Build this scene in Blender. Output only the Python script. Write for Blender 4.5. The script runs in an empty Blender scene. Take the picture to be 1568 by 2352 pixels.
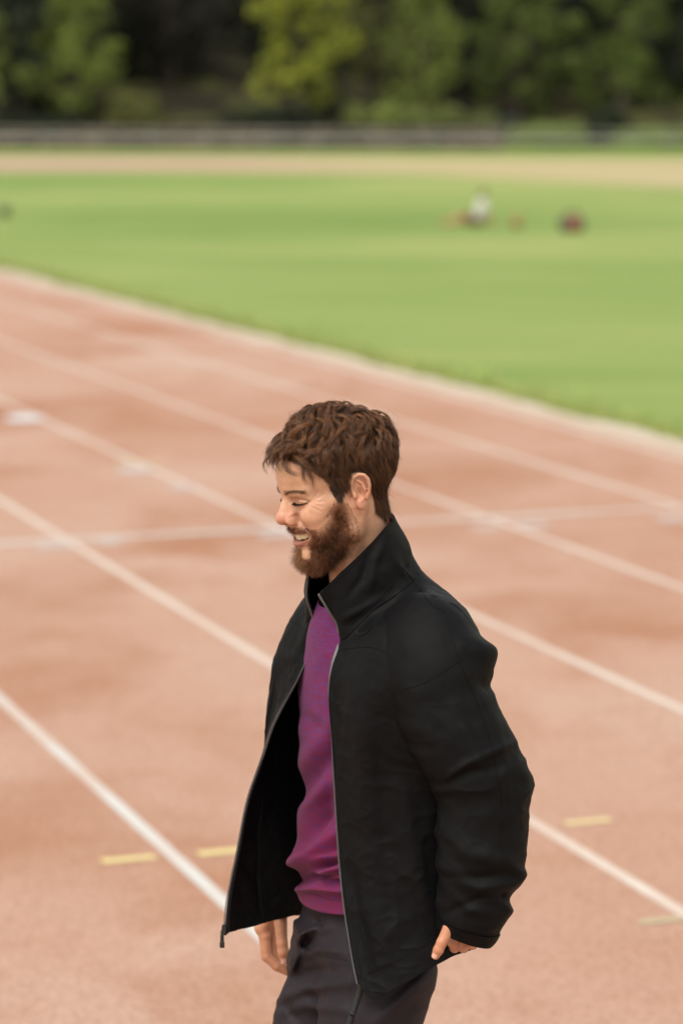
import bpy, bmesh, math, random
import numpy as np
from mathutils import Vector, Matrix
from mathutils.bvhtree import BVHTree

sc = bpy.context.scene
COL = sc.collection
rad = math.radians

# ------------------------------------------------------------------ camera
CAM_H = 2.333
PITCH = rad(8.370)
FPX = 6411.0                       # focal length in units of a 1568 px wide frame
cam_d = bpy.data.cameras.new("camera")
cam = bpy.data.objects.new("camera", cam_d)
COL.objects.link(cam)
cam.location = (0, 0, CAM_H)
cam.rotation_euler = (math.pi / 2 - PITCH, 0, 0)
cam_d.sensor_fit = 'VERTICAL'
cam_d.sensor_height = 36.0
cam_d.lens = 36.0 * FPX / 2352.0
cam_d.clip_start = 0.1
cam_d.clip_end = 2000
cam_d.dof.use_dof = True
cam_d.dof.focus_distance = 4.50
cam_d.dof.aperture_fstop = 3.0
cam_d.dof.aperture_blades = 0
sc.camera = cam

# ------------------------------------------------------------------ world, sun, exposure
SUN_EL, SUN_AZ = rad(58), rad(212)          # soft high light from behind the camera, a little left
w = bpy.data.worlds.new("World")
sc.world = w
w.use_nodes = True
nt = w.node_tree
bg = nt.nodes["Background"]
sky = nt.nodes.new("ShaderNodeTexSky")
sky.sky_type = 'NISHITA'
sky.sun_disc = False
sky.sun_elevation = SUN_EL
sky.sun_rotation = SUN_AZ
sky.dust_density = 1.0
sky.air_density = 1.0
ov = nt.nodes.new("ShaderNodeHueSaturation")     # thin even cloud: takes the blue out of the clear sky
ov.inputs["Saturation"].default_value = 0.16
wm = nt.nodes.new("ShaderNodeMix")
wm.data_type = 'RGBA'
wm.blend_type = 'MULTIPLY'
wm.inputs[0].default_value = 1.0
wm.inputs[7].default_value = (1.0, 0.965, 0.905, 1)
nt.links.new(sky.outputs[0], ov.inputs["Color"])
nt.links.new(ov.outputs[0], wm.inputs[6])
nt.links.new(wm.outputs[2], bg.inputs["Color"])
bg.inputs["Strength"].default_value = 0.11
sun_d = bpy.data.lights.new("sun", 'SUN')
sun_d.energy = 1.5
sun_d.angle = rad(38)
sun_d.color = (1.0, 0.95, 0.87)
sun = bpy.data.objects.new("sun", sun_d)
COL.objects.link(sun)
_sd = Vector((math.sin(SUN_AZ) * math.cos(SUN_EL), math.cos(SUN_AZ) * math.cos(SUN_EL), math.sin(SUN_EL)))
sun.rotation_euler = _sd.to_track_quat('Z', 'Y').to_euler()
sun.location = (0, -10, 30)

sc.render.engine = 'CYCLES'
sc.view_settings.view_transform = 'Standard'
sc.view_settings.look = 'None'
sc.view_settings.exposure = 1.14
sc.view_settings.gamma = 1.0
sc.cycles.use_denoising = True
sc.cycles.max_bounces = 8
sc.cycles.transparent_max_bounces = 8
sc.render.film_transparent = False

# ------------------------------------------------------------------ helpers
_ct, _st = math.cos(PITCH), math.sin(PITCH)


def ray(x, y):
    u = (x - 784.0) / FPX
    v = (1176.0 - y) / FPX
    return np.array([u, _ct + v * _st, -_st + v * _ct])


def D(x, y, Y):
    """place at ground distance Y seen in direction (x, y)"""
    d = ray(x, y)
    return np.array([0, 0, CAM_H]) + d * (Y / d[1])


def G(x, y, z=0.0):
    """place at height z seen in direction (x, y)"""
    d = ray(x, y)
    return np.array([0, 0, CAM_H]) + d * ((z - CAM_H) / d[2])


def proj(P):
    P = np.asarray(P, dtype=np.float64)
    q = P - np.array([0, 0, CAM_H])
    dep = q[..., 1] * _ct - q[..., 2] * _st
    up = q[..., 1] * _st + q[..., 2] * _ct
    return 784 + FPX * q[..., 0] / dep, 1176 - FPX * up / dep


def prop(o, label=None, cat=None, group=None, kind=None):
    if label: o["label"] = label
    if cat: o["category"] = cat
    if group: o["group"] = group
    if kind: o["kind"] = kind
    return o


def empty(name, loc=(0, 0, 0), rz=0.0):
    o = bpy.data.objects.new(name, None)
    COL.objects.link(o)
    o.location = loc
    o.rotation_euler = (0, 0, rz)
    o.empty_display_size = 0.1
    return o


def mesh_np(name, V, F, mat=None, parent=None, smooth=True, attrs=None):
    """V (n,3), F: array (m,k) of equal sized faces, or a list of such arrays"""
    V = np.ascontiguousarray(V, dtype=np.float32)
    Fs = [np.asarray(f, dtype=np.int32) for f in (F if isinstance(F, (list, tuple)) and len(F) and np.ndim(F[0]) == 2 else [F])]
    Fs = [f for f in Fs if len(f)]
    me = bpy.data.meshes.new(name)
    me.vertices.add(len(V))
    me.vertices.foreach_set("co", V.ravel())
    nl = sum(f.size for f in Fs)
    npoly = sum(len(f) for f in Fs)
    me.loops.add(nl)
    me.polygons.add(npoly)
    me.loops.foreach_set("vertex_index", np.concatenate([f.ravel() for f in Fs]))
    tot = np.concatenate([np.full(len(f), f.shape[1], np.int32) for f in Fs])
    st = np.concatenate([[0], np.cumsum(tot)[:-1]]).astype(np.int32)
    me.polygons.foreach_set("loop_start", st)
    me.polygons.foreach_set("loop_total", tot)
    me.polygons.foreach_set("use_smooth", np.full(npoly, smooth))
    if attrs:
        for k, a in attrs.items():
            at = me.color_attributes.new(name=k, type='FLOAT_COLOR', domain='POINT')
            a = np.asarray(a, dtype=np.float32)
            if a.shape[1] == 3:
                a = np.concatenate([a, np.ones((len(a), 1), np.float32)], 1)
            at.data.foreach_set("color", np.ascontiguousarray(a).ravel())
    me.update(calc_edges=True)
    me.validate()
    if mat: me.materials.append(mat)
    o = bpy.data.objects.new(name, me)
    COL.objects.link(o)
    if parent: o.parent = parent
    return o


def hash3(i, j, k, seed=0):
    n = (i.astype(np.int64) * 374761393 + j.astype(np.int64) * 668265263 + k.astype(np.int64) * 2147483647 + seed * 1274126177) & 0x7fffffff
    n = ((n ^ (n >> 13)) * 1274126177) & 0x7fffffff
    n = n ^ (n >> 16)
    return (n & 0xffff).astype(np.float32) / 32767.5 - 1.0


def vnoise(P, scale=1.0, seed=0):
    """smooth value noise in -1..1"""
    q = np.asarray(P, dtype=np.float32) * scale
    b = np.floor(q)
    f = q - b
    f = f * f * (3 - 2 * f)
    b = b.astype(np.int64)
    r = 0
    for dx in (0, 1):
        wx = f[..., 0] if dx else 1 - f[..., 0]
        for dy in (0, 1):
            wy = f[..., 1] if dy else 1 - f[..., 1]
            for dz in (0, 1):
                wz = f[..., 2] if dz else 1 - f[..., 2]
                r = r + wx * wy * wz * hash3(b[..., 0] + dx, b[..., 1] + dy, b[..., 2] + dz, seed)
    return r


# ------------------------------------------------------------------ materials
def new_mat(name, rough=0.7, col=(.5, .5, .5), spec=0.5):
    m = bpy.data.materials.new(name)
    m.use_nodes = True
    p = m.node_tree.nodes["Principled BSDF"]
    p.inputs["Base Color"].default_value = (*col, 1)
    p.inputs["Roughness"].default_value = rough
    p.inputs["Specular IOR Level"].default_value = spec
    return m, m.node_tree, p


def N(nt, t, **kw):
    n = nt.nodes.new(t)
    for k, v in kw.items():
        if k.startswith("i_"):
            n.inputs[k[2:].replace("_", " ")].default_value = v
        else:
            setattr(n, k, v)
    return n


def ramp(nt, fac, stops):
    r = nt.nodes.new("ShaderNodeValToRGB")
    cr = r.color_ramp
    while len(cr.elements) < len(stops): cr.elements.new(0.5)
    for e, (p, c) in zip(cr.elements, stops):
        e.position = p
        e.color = (*c, 1) if len(c) == 3 else c
    nt.links.new(fac, r.inputs[0])
    return r.outputs[0]


def noise(nt, vec, scale, detail=4, rough=0.55, dist=0.0):
    n = N(nt, "ShaderNodeTexNoise")
    n.inputs["Scale"].default_value = scale
    n.inputs["Detail"].default_value = detail
    n.inputs["Roughness"].default_value = rough
    n.inputs["Distortion"].default_value = dist
    if vec is not None: nt.links.new(vec, n.inputs["Vector"])
    return n.outputs["Fac"]


def mixc(nt, fac, a, b, mode='MIX'):
    m = nt.nodes.new("ShaderNodeMix")
    m.data_type = 'RGBA'
    m.blend_type = mode
    for s, v in ((0, fac), (6, a), (7, b)):
        if hasattr(v, "is_linked") or isinstance(v, bpy.types.NodeSocket):
            nt.links.new(v, m.inputs[s])
        elif s == 0:
            m.inputs[0].default_value = v
        else:
            m.inputs[s].default_value = (*v, 1)
    return m.outputs[2]


def bump(nt, p, h, strength=0.3, dist=0.01):
    b = nt.nodes.new("ShaderNodeBump")
    b.inputs["Strength"].default_value = strength
    b.inputs["Distance"].default_value = dist
    nt.links.new(h, b.inputs["Height"])
    nt.links.new(b.outputs[0], p.inputs["Normal"])


def coords(nt, kind="Object", scale=None):
    t = nt.nodes.new("ShaderNodeTexCoord")
    if scale is None: return t.outputs[kind]
    mp = nt.nodes.new("ShaderNodeMapping")
    mp.inputs["Scale"].default_value = scale
    nt.links.new(t.outputs[kind], mp.inputs["Vector"])
    return mp.outputs[0]


def attr_col(nt, name):
    a = nt.nodes.new("ShaderNodeAttribute")
    a.attribute_name = name
    return a.outputs["Color"]
# ------------------------------------------------------------------ ground, track, markings
AZ = rad(19.5)
TD = np.array([-math.sin(AZ), math.cos(AZ), 0.0])       # along the straight
TN = np.array([math.cos(AZ), math.sin(AZ), 0.0])        # across it, towards the infield


def TP(off, along, z=0.0):
    p = TN * off + TD * along
    return (p[0], p[1], z)


def mat_grass():
    m, nt, p = new_mat("grass", 0.85, spec=0.2)
    c = coords(nt, "Object")
    big = noise(nt, coords(nt, "Object", (0.6, 1.0, 1.0)), 0.10, 5, 0.62, 0.8)
    mid = noise(nt, coords(nt, "Object", (0.5, 1.0, 1.0)), 0.8, 5, 0.6)
    fine = noise(nt, c, 45, 3, 0.7)
    a = ramp(nt, big, [(0.34, (0.145, 0.230, 0.040)), (0.50, (0.225, 0.298, 0.076)), (0.64, (0.345, 0.365, 0.125))])
    b = mixc(nt, mid, (0.16, 0.26, 0.05), (0.27, 0.345, 0.13))
    c1 = mixc(nt, 0.30, a, b)
    c2 = mixc(nt, ramp(nt, fine, [(0.35, (0.55,) * 3), (0.7, (1.15,) * 3)]), c1, c1, 'MIX')
    mm = mixc(nt, 1.0, c1, ramp(nt, fine, [(0.3, (0.6, 0.62, 0.55)), (0.7, (1.2, 1.2, 1.2))]), 'MULTIPLY')
    nt.links.new(mm, p.inputs["Base Color"])
    bump(nt, p, fine, 0.6, 0.03)
    return m


def mat_track(name, base, stain, pale):
    m, nt, p = new_mat(name, 0.9, spec=0.25)
    c = coords(nt, "Object")
    st = noise(nt, coords(nt, "Object", (1.0, 0.75, 1.0)), 0.62, 5, 0.6, 0.5)
    st2 = noise(nt, c, 2.6, 5, 0.65, 0.3)
    pl = noise(nt, c, 0.27, 4, 0.6, 0.2)
    gr = noise(nt, c, 160, 3, 0.75)
    gr2 = noise(nt, c, 52, 4, 0.75)
    a = mixc(nt, ramp(nt, pl, [(0.40, (0,) * 3), (0.66, (1,) * 3)]), base, pale)
    a = mixc(nt, ramp(nt, st, [(0.49, (0,) * 3), (0.67, (0.9,) * 3)]), a, stain)
    a = mixc(nt, ramp(nt, st2, [(0.52, (0,) * 3), (0.78, (0.4,) * 3)]), a, stain)
    a = mixc(nt, 1.0, a, ramp(nt, gr2, [(0.34, (0.72, 0.62, 0.56)), (0.52, (0.99,) * 3), (0.72, (1.10,) * 3)]), 'MULTIPLY')
    a = mixc(nt, 1.0, a, ramp(nt, gr, [(0.32, (0.72, 0.66, 0.62)), (0.52, (1.0,) * 3), (0.7, (1.14,) * 3)]), 'MULTIPLY')
    nt.links.new(a, p.inputs["Base Color"])
    bump(nt, p, gr, 0.7, 0.004)
    return m


def mat_paint(name, col, under, wear=0.5, hi=0.62):
    m, nt, p = new_mat(name, 0.7, spec=0.3)
    c = coords(nt, "Object")
    a = noise(nt, c, 1.3, 6, 0.68, 0.3)
    b = noise(nt, c, 60, 4, 0.75)
    f = N(nt, "ShaderNodeMath", operation='ADD')
    nt.links.new(a, f.inputs[0])
    b2 = N(nt, "ShaderNodeMath", operation='MULTIPLY')
    b2.inputs[1].default_value = 0.28
    nt.links.new(b, b2.inputs[0])
    nt.links.new(b2.outputs[0], f.inputs[1])
    fac = ramp(nt, f.outputs[0], [(wear, (0,) * 3), (hi + 0.16, (0.85,) * 3)])
    nt.links.new(mixc(nt, fac, col, under), p.inputs["Base Color"])
    return m


TRACK_BASE, TRACK_STAIN, TRACK_PALE = (0.418, 0.248, 0.176), (0.340, 0.160, 0.090), (0.470, 0.325, 0.255)
M_grass = mat_grass()
M_track = mat_track("running_track", TRACK_BASE, TRACK_STAIN, TRACK_PALE)
M_sand = mat_track("dry_ground", (0.46, 0.37, 0.20), (0.40, 0.30, 0.13), (0.50, 0.44, 0.27))
M_white = mat_paint("worn_white_paint", (0.50, 0.49, 0.465), TRACK_PALE, 0.56, 0.70)
M_white2 = mat_paint("faded_white_paint", (0.545, 0.485, 0.43), TRACK_PALE, 0.54, 0.72)
M_yellow = mat_paint("yellow_paint", (0.60, 0.50, 0.22), TRACK_PALE, 0.60, 0.8)
M_green = mat_paint("faded_green_paint", (0.36, 0.36, 0.19), TRACK_PALE, 0.42, 0.62)
M_bluegrey = mat_paint("blue_grey_paint", (0.41, 0.39, 0.40), TRACK_PALE, 0.45, 0.66)
M_pwhite = mat_paint("bright_white_paint", (0.54, 0.575, 0.60), (0.48, 0.50, 0.51), 0.62, 0.8)
M_kerb = mat_paint("dusty_concrete", (0.49, 0.42, 0.345), (0.44, 0.36, 0.27), 0.50, 0.62)


def poly_sheet(name, pts, z, mat, parent=None, sub=None):
    V = np.array([[p[0], p[1], z] for p in pts], np.float32)
    return mesh_np(name, V, np.arange(len(V), dtype=np.int32)[None, :], mat, parent, smooth=False)


def strip(name, off0, off1, a0, a1, z, mat, parent):
    return poly_sheet(name, [TP(off0, a0), TP(off1, a0), TP(off1, a1), TP(off0, a1)], z, mat, parent)


ground = poly_sheet("grass_field", [(-900, -300), (900, -300), (900, 1200), (-900, 1200)], 0.0, M_grass)
prop(ground, kind="structure")
track = strip("running_track", -6.0, 8.30, -60, 150, 0.004, M_track, None)
prop(track, kind="structure")
LANE0 = 2.33
for k in range(-3, 5):
    off = LANE0 + 1.22 * k
    m = M_white if k in (0, -1, -2, -3) else M_white2
    strip("lane_line", off - 0.024, off + 0.024, -60, 150, 0.0050, m, track)
# inner edge line and the low dusty kerb beside it
strip("lane_line", 8.18, 8.24, -60, 150, 0.0050, M_white2, track)

# kerb: a real low step with a crumbling grass side
rs = np.random.RandomState(3)
aa = np.arange(-20, 150, 0.35)
n = len(aa)
prof = []
edge = 8.53 + 0.05 * np.array([vnoise(np.array([[a * 0.9, 0, 0]]), 1, 5)[0] for a in aa]) + 0.03 * rs.randn(n)
cols = [np.full(n, 8.30), np.full(n, 8.305), edge - 0.06, edge]
zs = [0.004, 0.045, 0.042, 0.0]
V = np.concatenate([np.stack([TN[0] * c + TD[0] * aa, TN[1] * c + TD[1] * aa, np.full(n, z)], 1) for c, z in zip(cols, zs)])
i = np.arange(n - 1)
F = np.concatenate([np.stack([i + r * n, i + (r + 1) * n, i + 1 + (r + 1) * n, i + 1 + r * n], 1) for r in range(3)])
kerb = mesh_np("kerb", V, F, M_kerb, None, smooth=False)
prop(kerb, kind="structure")

# start line across the lanes
p0 = G(0, 1250)
a_line = float(p0 @ TD)
st = poly_sheet("start_line", [TP(-5.0, a_line - 0.042), TP(7.2, a_line - 0.042), TP(7.2, a_line + 0.042), TP(-5.0, a_line + 0.042)], 0.0060, M_white, track)


def mark(name, x0, y0, x1, y1, width, mat, z=0.0070, snap=True):
    a, b = G(x0, y0), G(x1, y1)
    if snap:                           # dashes lie square across the lane
        mid = (a + b) / 2
        L = abs(float((b - a) @ TN)) / 2
        a, b = mid - TN * L, mid + TN * L
    dirv = (b - a) / np.linalg.norm(b - a)
    nn = np.array([-dirv[1], dirv[0], 0]) * width / 2
    return poly_sheet(name, [a - nn, b - nn, b + nn, a + nn], z, mat, track)


mark("yellow_dash", 235, 1984, 357, 1971, 0.052, M_yellow)
mark("yellow_dash", 456, 1966, 575, 1954, 0.052, M_yellow)
mark("yellow_dash", 1296, 1896, 1402, 1886, 0.052, M_yellow)
mark("green_dash", 1468, 2124, 1585, 2111, 0.040, M_green)
for (x, y, rx, mt) in ((57, 962, 46, M_pwhite), (311, 1080, 44, M_bluegrey)):
    c0 = G(x, y); ra = float(np.linalg.norm(G(x + rx, y) - c0))
    poly_sheet("white_patch", [c0 + np.array([ra * math.cos(t), 1.25 * ra * math.sin(t), 0]) for t in np.linspace(0, 2 * math.pi, 28)[:-1]], 0.0072, mt, track)
mark("yellow_dash", 275, 1068, 370, 1060, 0.05, M_yellow)
for (x0, x1, y) in ((84, 166, 1259), (222, 276, 1248), (1085, 1142, 1216), (1190, 1254, 1210), (598, 660, 1235), (1512, 1580, 1196), (392, 452, 1123)):
    mark("blue_grey_patch", x0, y, x1, y - 5, 0.13, M_bluegrey)

# far end of the track, and the dry ground beside it
near = [(-700, 388), (-200, 391), (0, 393), (400, 392), (700, 396), (980, 401), (1200, 412), (1568, 433), (2300, 470)]
far = [(2300, 368), (1568, 366), (1000, 364), (700, 363), (0, 362), (-200, 361.5), (-700, 360)]
M_far, nt, p = new_mat("far_track_and_dry_ground", 0.9, spec=0.2)
c = coords(nt)
sx_ = N(nt, "ShaderNodeSeparateXYZ"); nt.links.new(c, sx_.inputs[0])
mr = N(nt, "ShaderNodeMapRange"); mr.inputs[1].default_value = -7.0; mr.inputs[2].default_value = 11.0
nt.links.new(sx_.outputs[0], mr.inputs[0])
ad = N(nt, "ShaderNodeMath", operation='ADD')
nt.links.new(mr.outputs[0], ad.inputs[0]); nt.links.new(noise(nt, c, 0.12, 4, 0.6), ad.inputs[1])
fc = ramp(nt, ad.outputs[0], [(0.62, (0,) * 3), (1.0, (1,) * 3)])
pink = mixc(nt, noise(nt, c, 0.35, 4), (0.34, 0.21, 0.155), (0.42, 0.31, 0.22))
sand = mixc(nt, noise(nt, c, 0.22, 5), (0.34, 0.29, 0.13), (0.40, 0.33, 0.20))
nt.links.new(mixc(nt, fc, pink, sand), p.inputs["Base Color"])
bend = poly_sheet("far_track", [G(x, y) for x, y in near + far], 0.006, M_far)
prop(bend, kind="structure")

# mown grass blades along the kerb so the edge is ragged
nb = 26000
al = rs.uniform(12, 52, nb)
of = 8.49 + np.abs(rs.gamma(1.1, 0.16, nb))
P0 = TN[None] * of[:, None] + TD[None] * al[:, None]
ang = rs.uniform(0, 2 * np.pi, nb)
hh = rs.uniform(0.02, 0.06, nb)
wd = rs.uniform(0.006, 0.014, nb)
sx = np.stack([np.cos(ang), np.sin(ang), 0 * ang], 1)
ln = rs.randn(nb, 3) * 0.035
ln[:, 2] = 0
V = np.stack([P0 - sx * wd[:, None], P0 + sx * wd[:, None], P0 + ln + np.array([0, 0, 1]) * hh[:, None]], 1).reshape(-1, 3)
colb = np.where(rs.rand(nb, 1) < 0.45, np.array([[0.40, 0.37, 0.14]]), np.array([[0.235, 0.31, 0.075]])) * rs.uniform(0.7, 1.2, (nb, 1))
M_blade, nt, p = new_mat("grass_blades", 0.8, spec=0.2)
nt.links.new(attr_col(nt, "Col"), p.inputs["Base Color"])
gb = mesh_np("edge_grass", V, np.arange(nb * 3).reshape(-1, 3), M_blade, None, False, {"Col": np.repeat(colb, 3, 0)})
prop(gb, "ragged yellow-green grass along the infield edge of the kerb", "grass", kind="stuff")
# ------------------------------------------------------------------ far side: rail, wall, bank, trees
def tube_np(pts, rads, k=8, cap=True):
    pts = np.asarray(pts, float)
    n = len(pts)
    V, F = [], []
    t = np.gradient(pts, axis=0)
    t /= np.linalg.norm(t, axis=1)[:, None] + 1e-9
    up = np.array([0.31, 0.17, 0.93])
    for a in range(n):
        s = np.cross(t[a], up); s /= np.linalg.norm(s) + 1e-9
        q = np.cross(s, t[a])
        for b in range(k):
            an = 2 * np.pi * b / k
            V.append(pts[a] + rads[a] * (math.cos(an) * s + math.sin(an) * q))
    for a in range(n - 1):
        for b in range(k):
            F.append((a * k + b, a * k + (b + 1) % k, (a + 1) * k + (b + 1) % k, (a + 1) * k + b))
    return np.array(V), np.array(F, np.int32)


def box_np(c, s, rz=0.0):
    c = np.array(c, float); h = np.array(s, float) / 2
    V = np.array([[x, y, z] for x in (-1, 1) for y in (-1, 1) for z in (-1, 1)], float) * h
    R = np.array([[math.cos(rz), -math.sin(rz), 0], [math.sin(rz), math.cos(rz), 0], [0, 0, 1]])
    F = np.array([[0, 1, 3, 2], [4, 6, 7, 5], [0, 4, 5, 1], [2, 3, 7, 6], [0, 2, 6, 4], [1, 5, 7, 3]], np.int32)
    return V @ R.T + c, F


def join(parts):
    V, F, o = [], {}, 0
    for v, f in parts:
        f = np.asarray(f)
        V.append(v)
        F.setdefault(f.shape[1], []).append(f + o)
        o += len(v)
    return np.concatenate(V), [np.concatenate(x) for x in F.values()]


def bevel_obj(o, w=0.01, seg=2):
    b = o.modifiers.new("bevel", 'BEVEL'); b.width = w; b.segments = seg; b.limit_method = 'ANGLE'
    return o


M_rail, nt, p = new_mat("white_rail_paint", 0.5)
nt.links.new(ramp(nt, noise(nt, coords(nt), 3.0, 4), [(0.3, (0.26, 0.27, 0.22)), (0.6, (0.50, 0.51, 0.46))]), p.inputs["Base Color"])
M_post, nt, p = new_mat("weathered_post", 0.7, (0.16, 0.16, 0.13))
FA, FB = D(-380, 349, 130.0), D(1950, 358, 118.0)
FA[2] = FB[2] = 0.0
fence = empty("rail_fence", FA)
prop(fence, "long white post and rail fence between the far track and the trees", "fence")
fv = FB - FA
fl = np.linalg.norm(fv); fd = fv / fl
frz = math.atan2(fd[1], fd[0])
npost = int(fl / 2.45)
pv, pf = box_np((0, 0, 0.58), (0.05, 0.05, 1.16), frz)
capv, capf = box_np((0, 0, 1.175), (0.10, 0.10, 0.03), frz)
pV, pF = join([(pv, pf), (capv, capf)])
pm = None
for k in range(npost + 1):
    if pm is None:
        o = mesh_np("post", pV, pF, M_post, fence, smooth=False); pm = o.data
    else:
        o = bpy.data.objects.new("post", pm); COL.objects.link(o); o.parent = fence
    o.location = tuple(fd * fl * k / npost)
for z, r in ((1.08, 0.016), (0.70, 0.040)):
    tv, tf = tube_np([np.array([0, 0, z]) + fd * fl * s + np.array([0, -0.075, 0]) for s in np.linspace(0, 1, 12)], [r] * 12, 8)
    mesh_np("rail", tv, tf, M_rail, fence)

# low mottled wall behind the rail
M_wall, nt, p = new_mat("old_wall", 0.9)
c = coords(nt)
wcol = ramp(nt, noise(nt, c, 0.8, 5, 0.7), [(0.3, (0.012, 0.012, 0.010)), (0.48, (0.04, 0.026, 0.02)), (0.6, (0.10, 0.06, 0.05)), (0.75, (0.022, 0.03, 0.014))])
nt.links.new(wcol, p.inputs["Base Color"])
A, B = D(-380, 340, 139.0), D(1150, 342, 134.0)
A[2] = B[2] = 0
wv = B - A; wl = np.linalg.norm(wv); wrz = math.atan2(wv[1], wv[0])
wall = empty("boundary_wall", tuple((A + B) / 2), wrz)
prop(wall, "low reddish-brown mottled wall behind the white rail on the left", "wall")
mesh_np("wall_body", *box_np((0, 0, 0.50), (wl, 0.35, 1.0)), M_wall, wall, False)
for k in range(22):
    mesh_np("coping_stone", *box_np((-wl / 2 + (k + 0.5) * wl / 22, 0, 1.04), (wl / 22 - 0.02, 0.46, 0.08)), M_wall, wall, False)

# dark green cabinet by the rail
M_cab, nt, p = new_mat("green_cabinet", 0.5, (0.025, 0.05, 0.045))
cb = empty("equipment_cabinet", tuple(G(1160, 334) * np.array([1, 1, 0])), 0.1)
prop(cb, "dark green storage cabinet standing behind the rail at the right end of the wall", "cabinet")
bevel_obj(mesh_np("carcass", *box_np((0, 0, 0.74), (1.30, 0.8, 1.36)), M_cab, cb, False))
bevel_obj(mesh_np("lid", *box_np((0, 0, 1.46), (1.42, 0.92, 0.07)), M_cab, cb, False))
for s in (-1, 1):
    bevel_obj(mesh_np("door", *box_np((s * 0.32, -0.42, 0.74), (0.60, 0.04, 1.24)), M_cab, cb, False))
    mesh_np("foot", *box_np((s * 0.5, 0, 0.03), (0.12, 0.6, 0.06)), M_cab, cb, False)

# tan litter bin
M_tan, nt, p = new_mat("tan_timber", 0.8)
nt.links.new(ramp(nt, noise(nt, coords(nt, "Object", (1, 1, .2)), 9, 4), [(0.3, (0.20, 0.12, 0.06)), (0.7, (0.42, 0.27, 0.15))]), p.inputs["Base Color"])
bn = empty("litter_bin", tuple(G(568, 343) * np.array([1, 1, 0])))
prop(bn, "tan slatted litter bin standing by the rail", "bin")
for k in range(12):
    an = 2 * math.pi * k / 12
    mesh_np("slat", *box_np((0.30 * math.cos(an), 0.30 * math.sin(an), 0.55), (0.03, 0.125, 0.95), an), M_tan, bn, False)
for z in (0.2, 0.9):
    tv, tf = tube_np([(0.33 * math.cos(a), 0.33 * math.sin(a), z) for a in np.linspace(0, 2 * math.pi, 25)], [0.015] * 25, 6)
    mesh_np("hoop", tv, tf, M_rail, bn)
tv, tf = tube_np([(0, 0, 0.05), (0, 0, 0.06), (0, 0, 0.98)], [0.02, 0.275, 0.275], 16)
mesh_np("liner", tv, tf, M_cab, bn)

# wooded bank: rises behind the wall
M_bank, nt, p = new_mat("bank_soil", 0.95, spec=0.1)
c = coords(nt)
nt.links.new(ramp(nt, noise(nt, c, 0.25, 6, 0.65, 0.3), [(0.35, (0.012, 0.011, 0.008)), (0.52, (0.028, 0.024, 0.013)), (0.66, (0.07, 0.08, 0.022))]), p.inputs["Base Color"])
gx, gy = np.meshgrid(np.linspace(-240, 240, 321), np.linspace(136, 330, 90), indexing='ij')
PP = np.stack([gx, gy, 0 * gx], -1)
gz = np.clip((gy - 139) / 42, 0, 1) ** 1.1 * 8 + np.clip((gy - 181) / 140, 0, 1) * 16 + vnoise(PP, 0.12, 2) * 0.7 * np.clip((gy - 138) / 6, 0, 1) + vnoise(PP, 0.4, 3) * 0.25 * np.clip((gy - 138) / 6, 0, 1) - 0.05
Vb = np.stack([gx, gy, gz], -1).reshape(-1, 3)
idx = np.arange(321 * 90).reshape(321, 90)
Fb = np.stack([idx[:-1, :-1], idx[1:, :-1], idx[1:, 1:], idx[:-1, 1:]], -1).reshape(-1, 4)
bank = mesh_np("wooded_bank", Vb, Fb, M_bank)
prop(bank, kind="structure")


def bank_z(x, y):
    i = int(np.clip(round((x + 240) / 480 * 320), 0, 320)); j = int(np.clip(round((y - 136) / 194 * 89), 0, 89))
    return float(gz[i, j]) if y > 136 else 0.0


M_bark, nt, p = new_mat("bark", 0.9)
nt.links.new(ramp(nt, noise(nt, coords(nt, "Object", (6, 6, 1)), 3, 5), [(0.3, (0.018, 0.014, 0.010)), (0.7, (0.06, 0.045, 0.03))]), p.inputs["Base Color"])


def leaf_mat(name):
    m, nt, p = new_mat(name, 0.6, spec=0.3)
    nt.links.new(attr_col(nt, "Col"), p.inputs["Base Color"])
    tr = nt.nodes.new("ShaderNodeBsdfTranslucent")
    nt.links.new(attr_col(nt, "Col"), tr.inputs["Color"])
    mx = nt.nodes.new("ShaderNodeMixShader"); mx.inputs[0].default_value = 0.25
    out = [q for q in nt.nodes if q.type == 'OUTPUT_MATERIAL'][0]
    nt.links.new(p.outputs[0], mx.inputs[1]); nt.links.new(tr.outputs[0], mx.inputs[2]); nt.links.new(mx.outputs[0], out.inputs[0])
    return m


M_leaf = leaf_mat("leaves")
LEAF2 = np.array([[-0.5, 0, 0], [0, -0.28, 0.06], [0.5, 0, 0], [0, 0.28, 0.06]])


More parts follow.
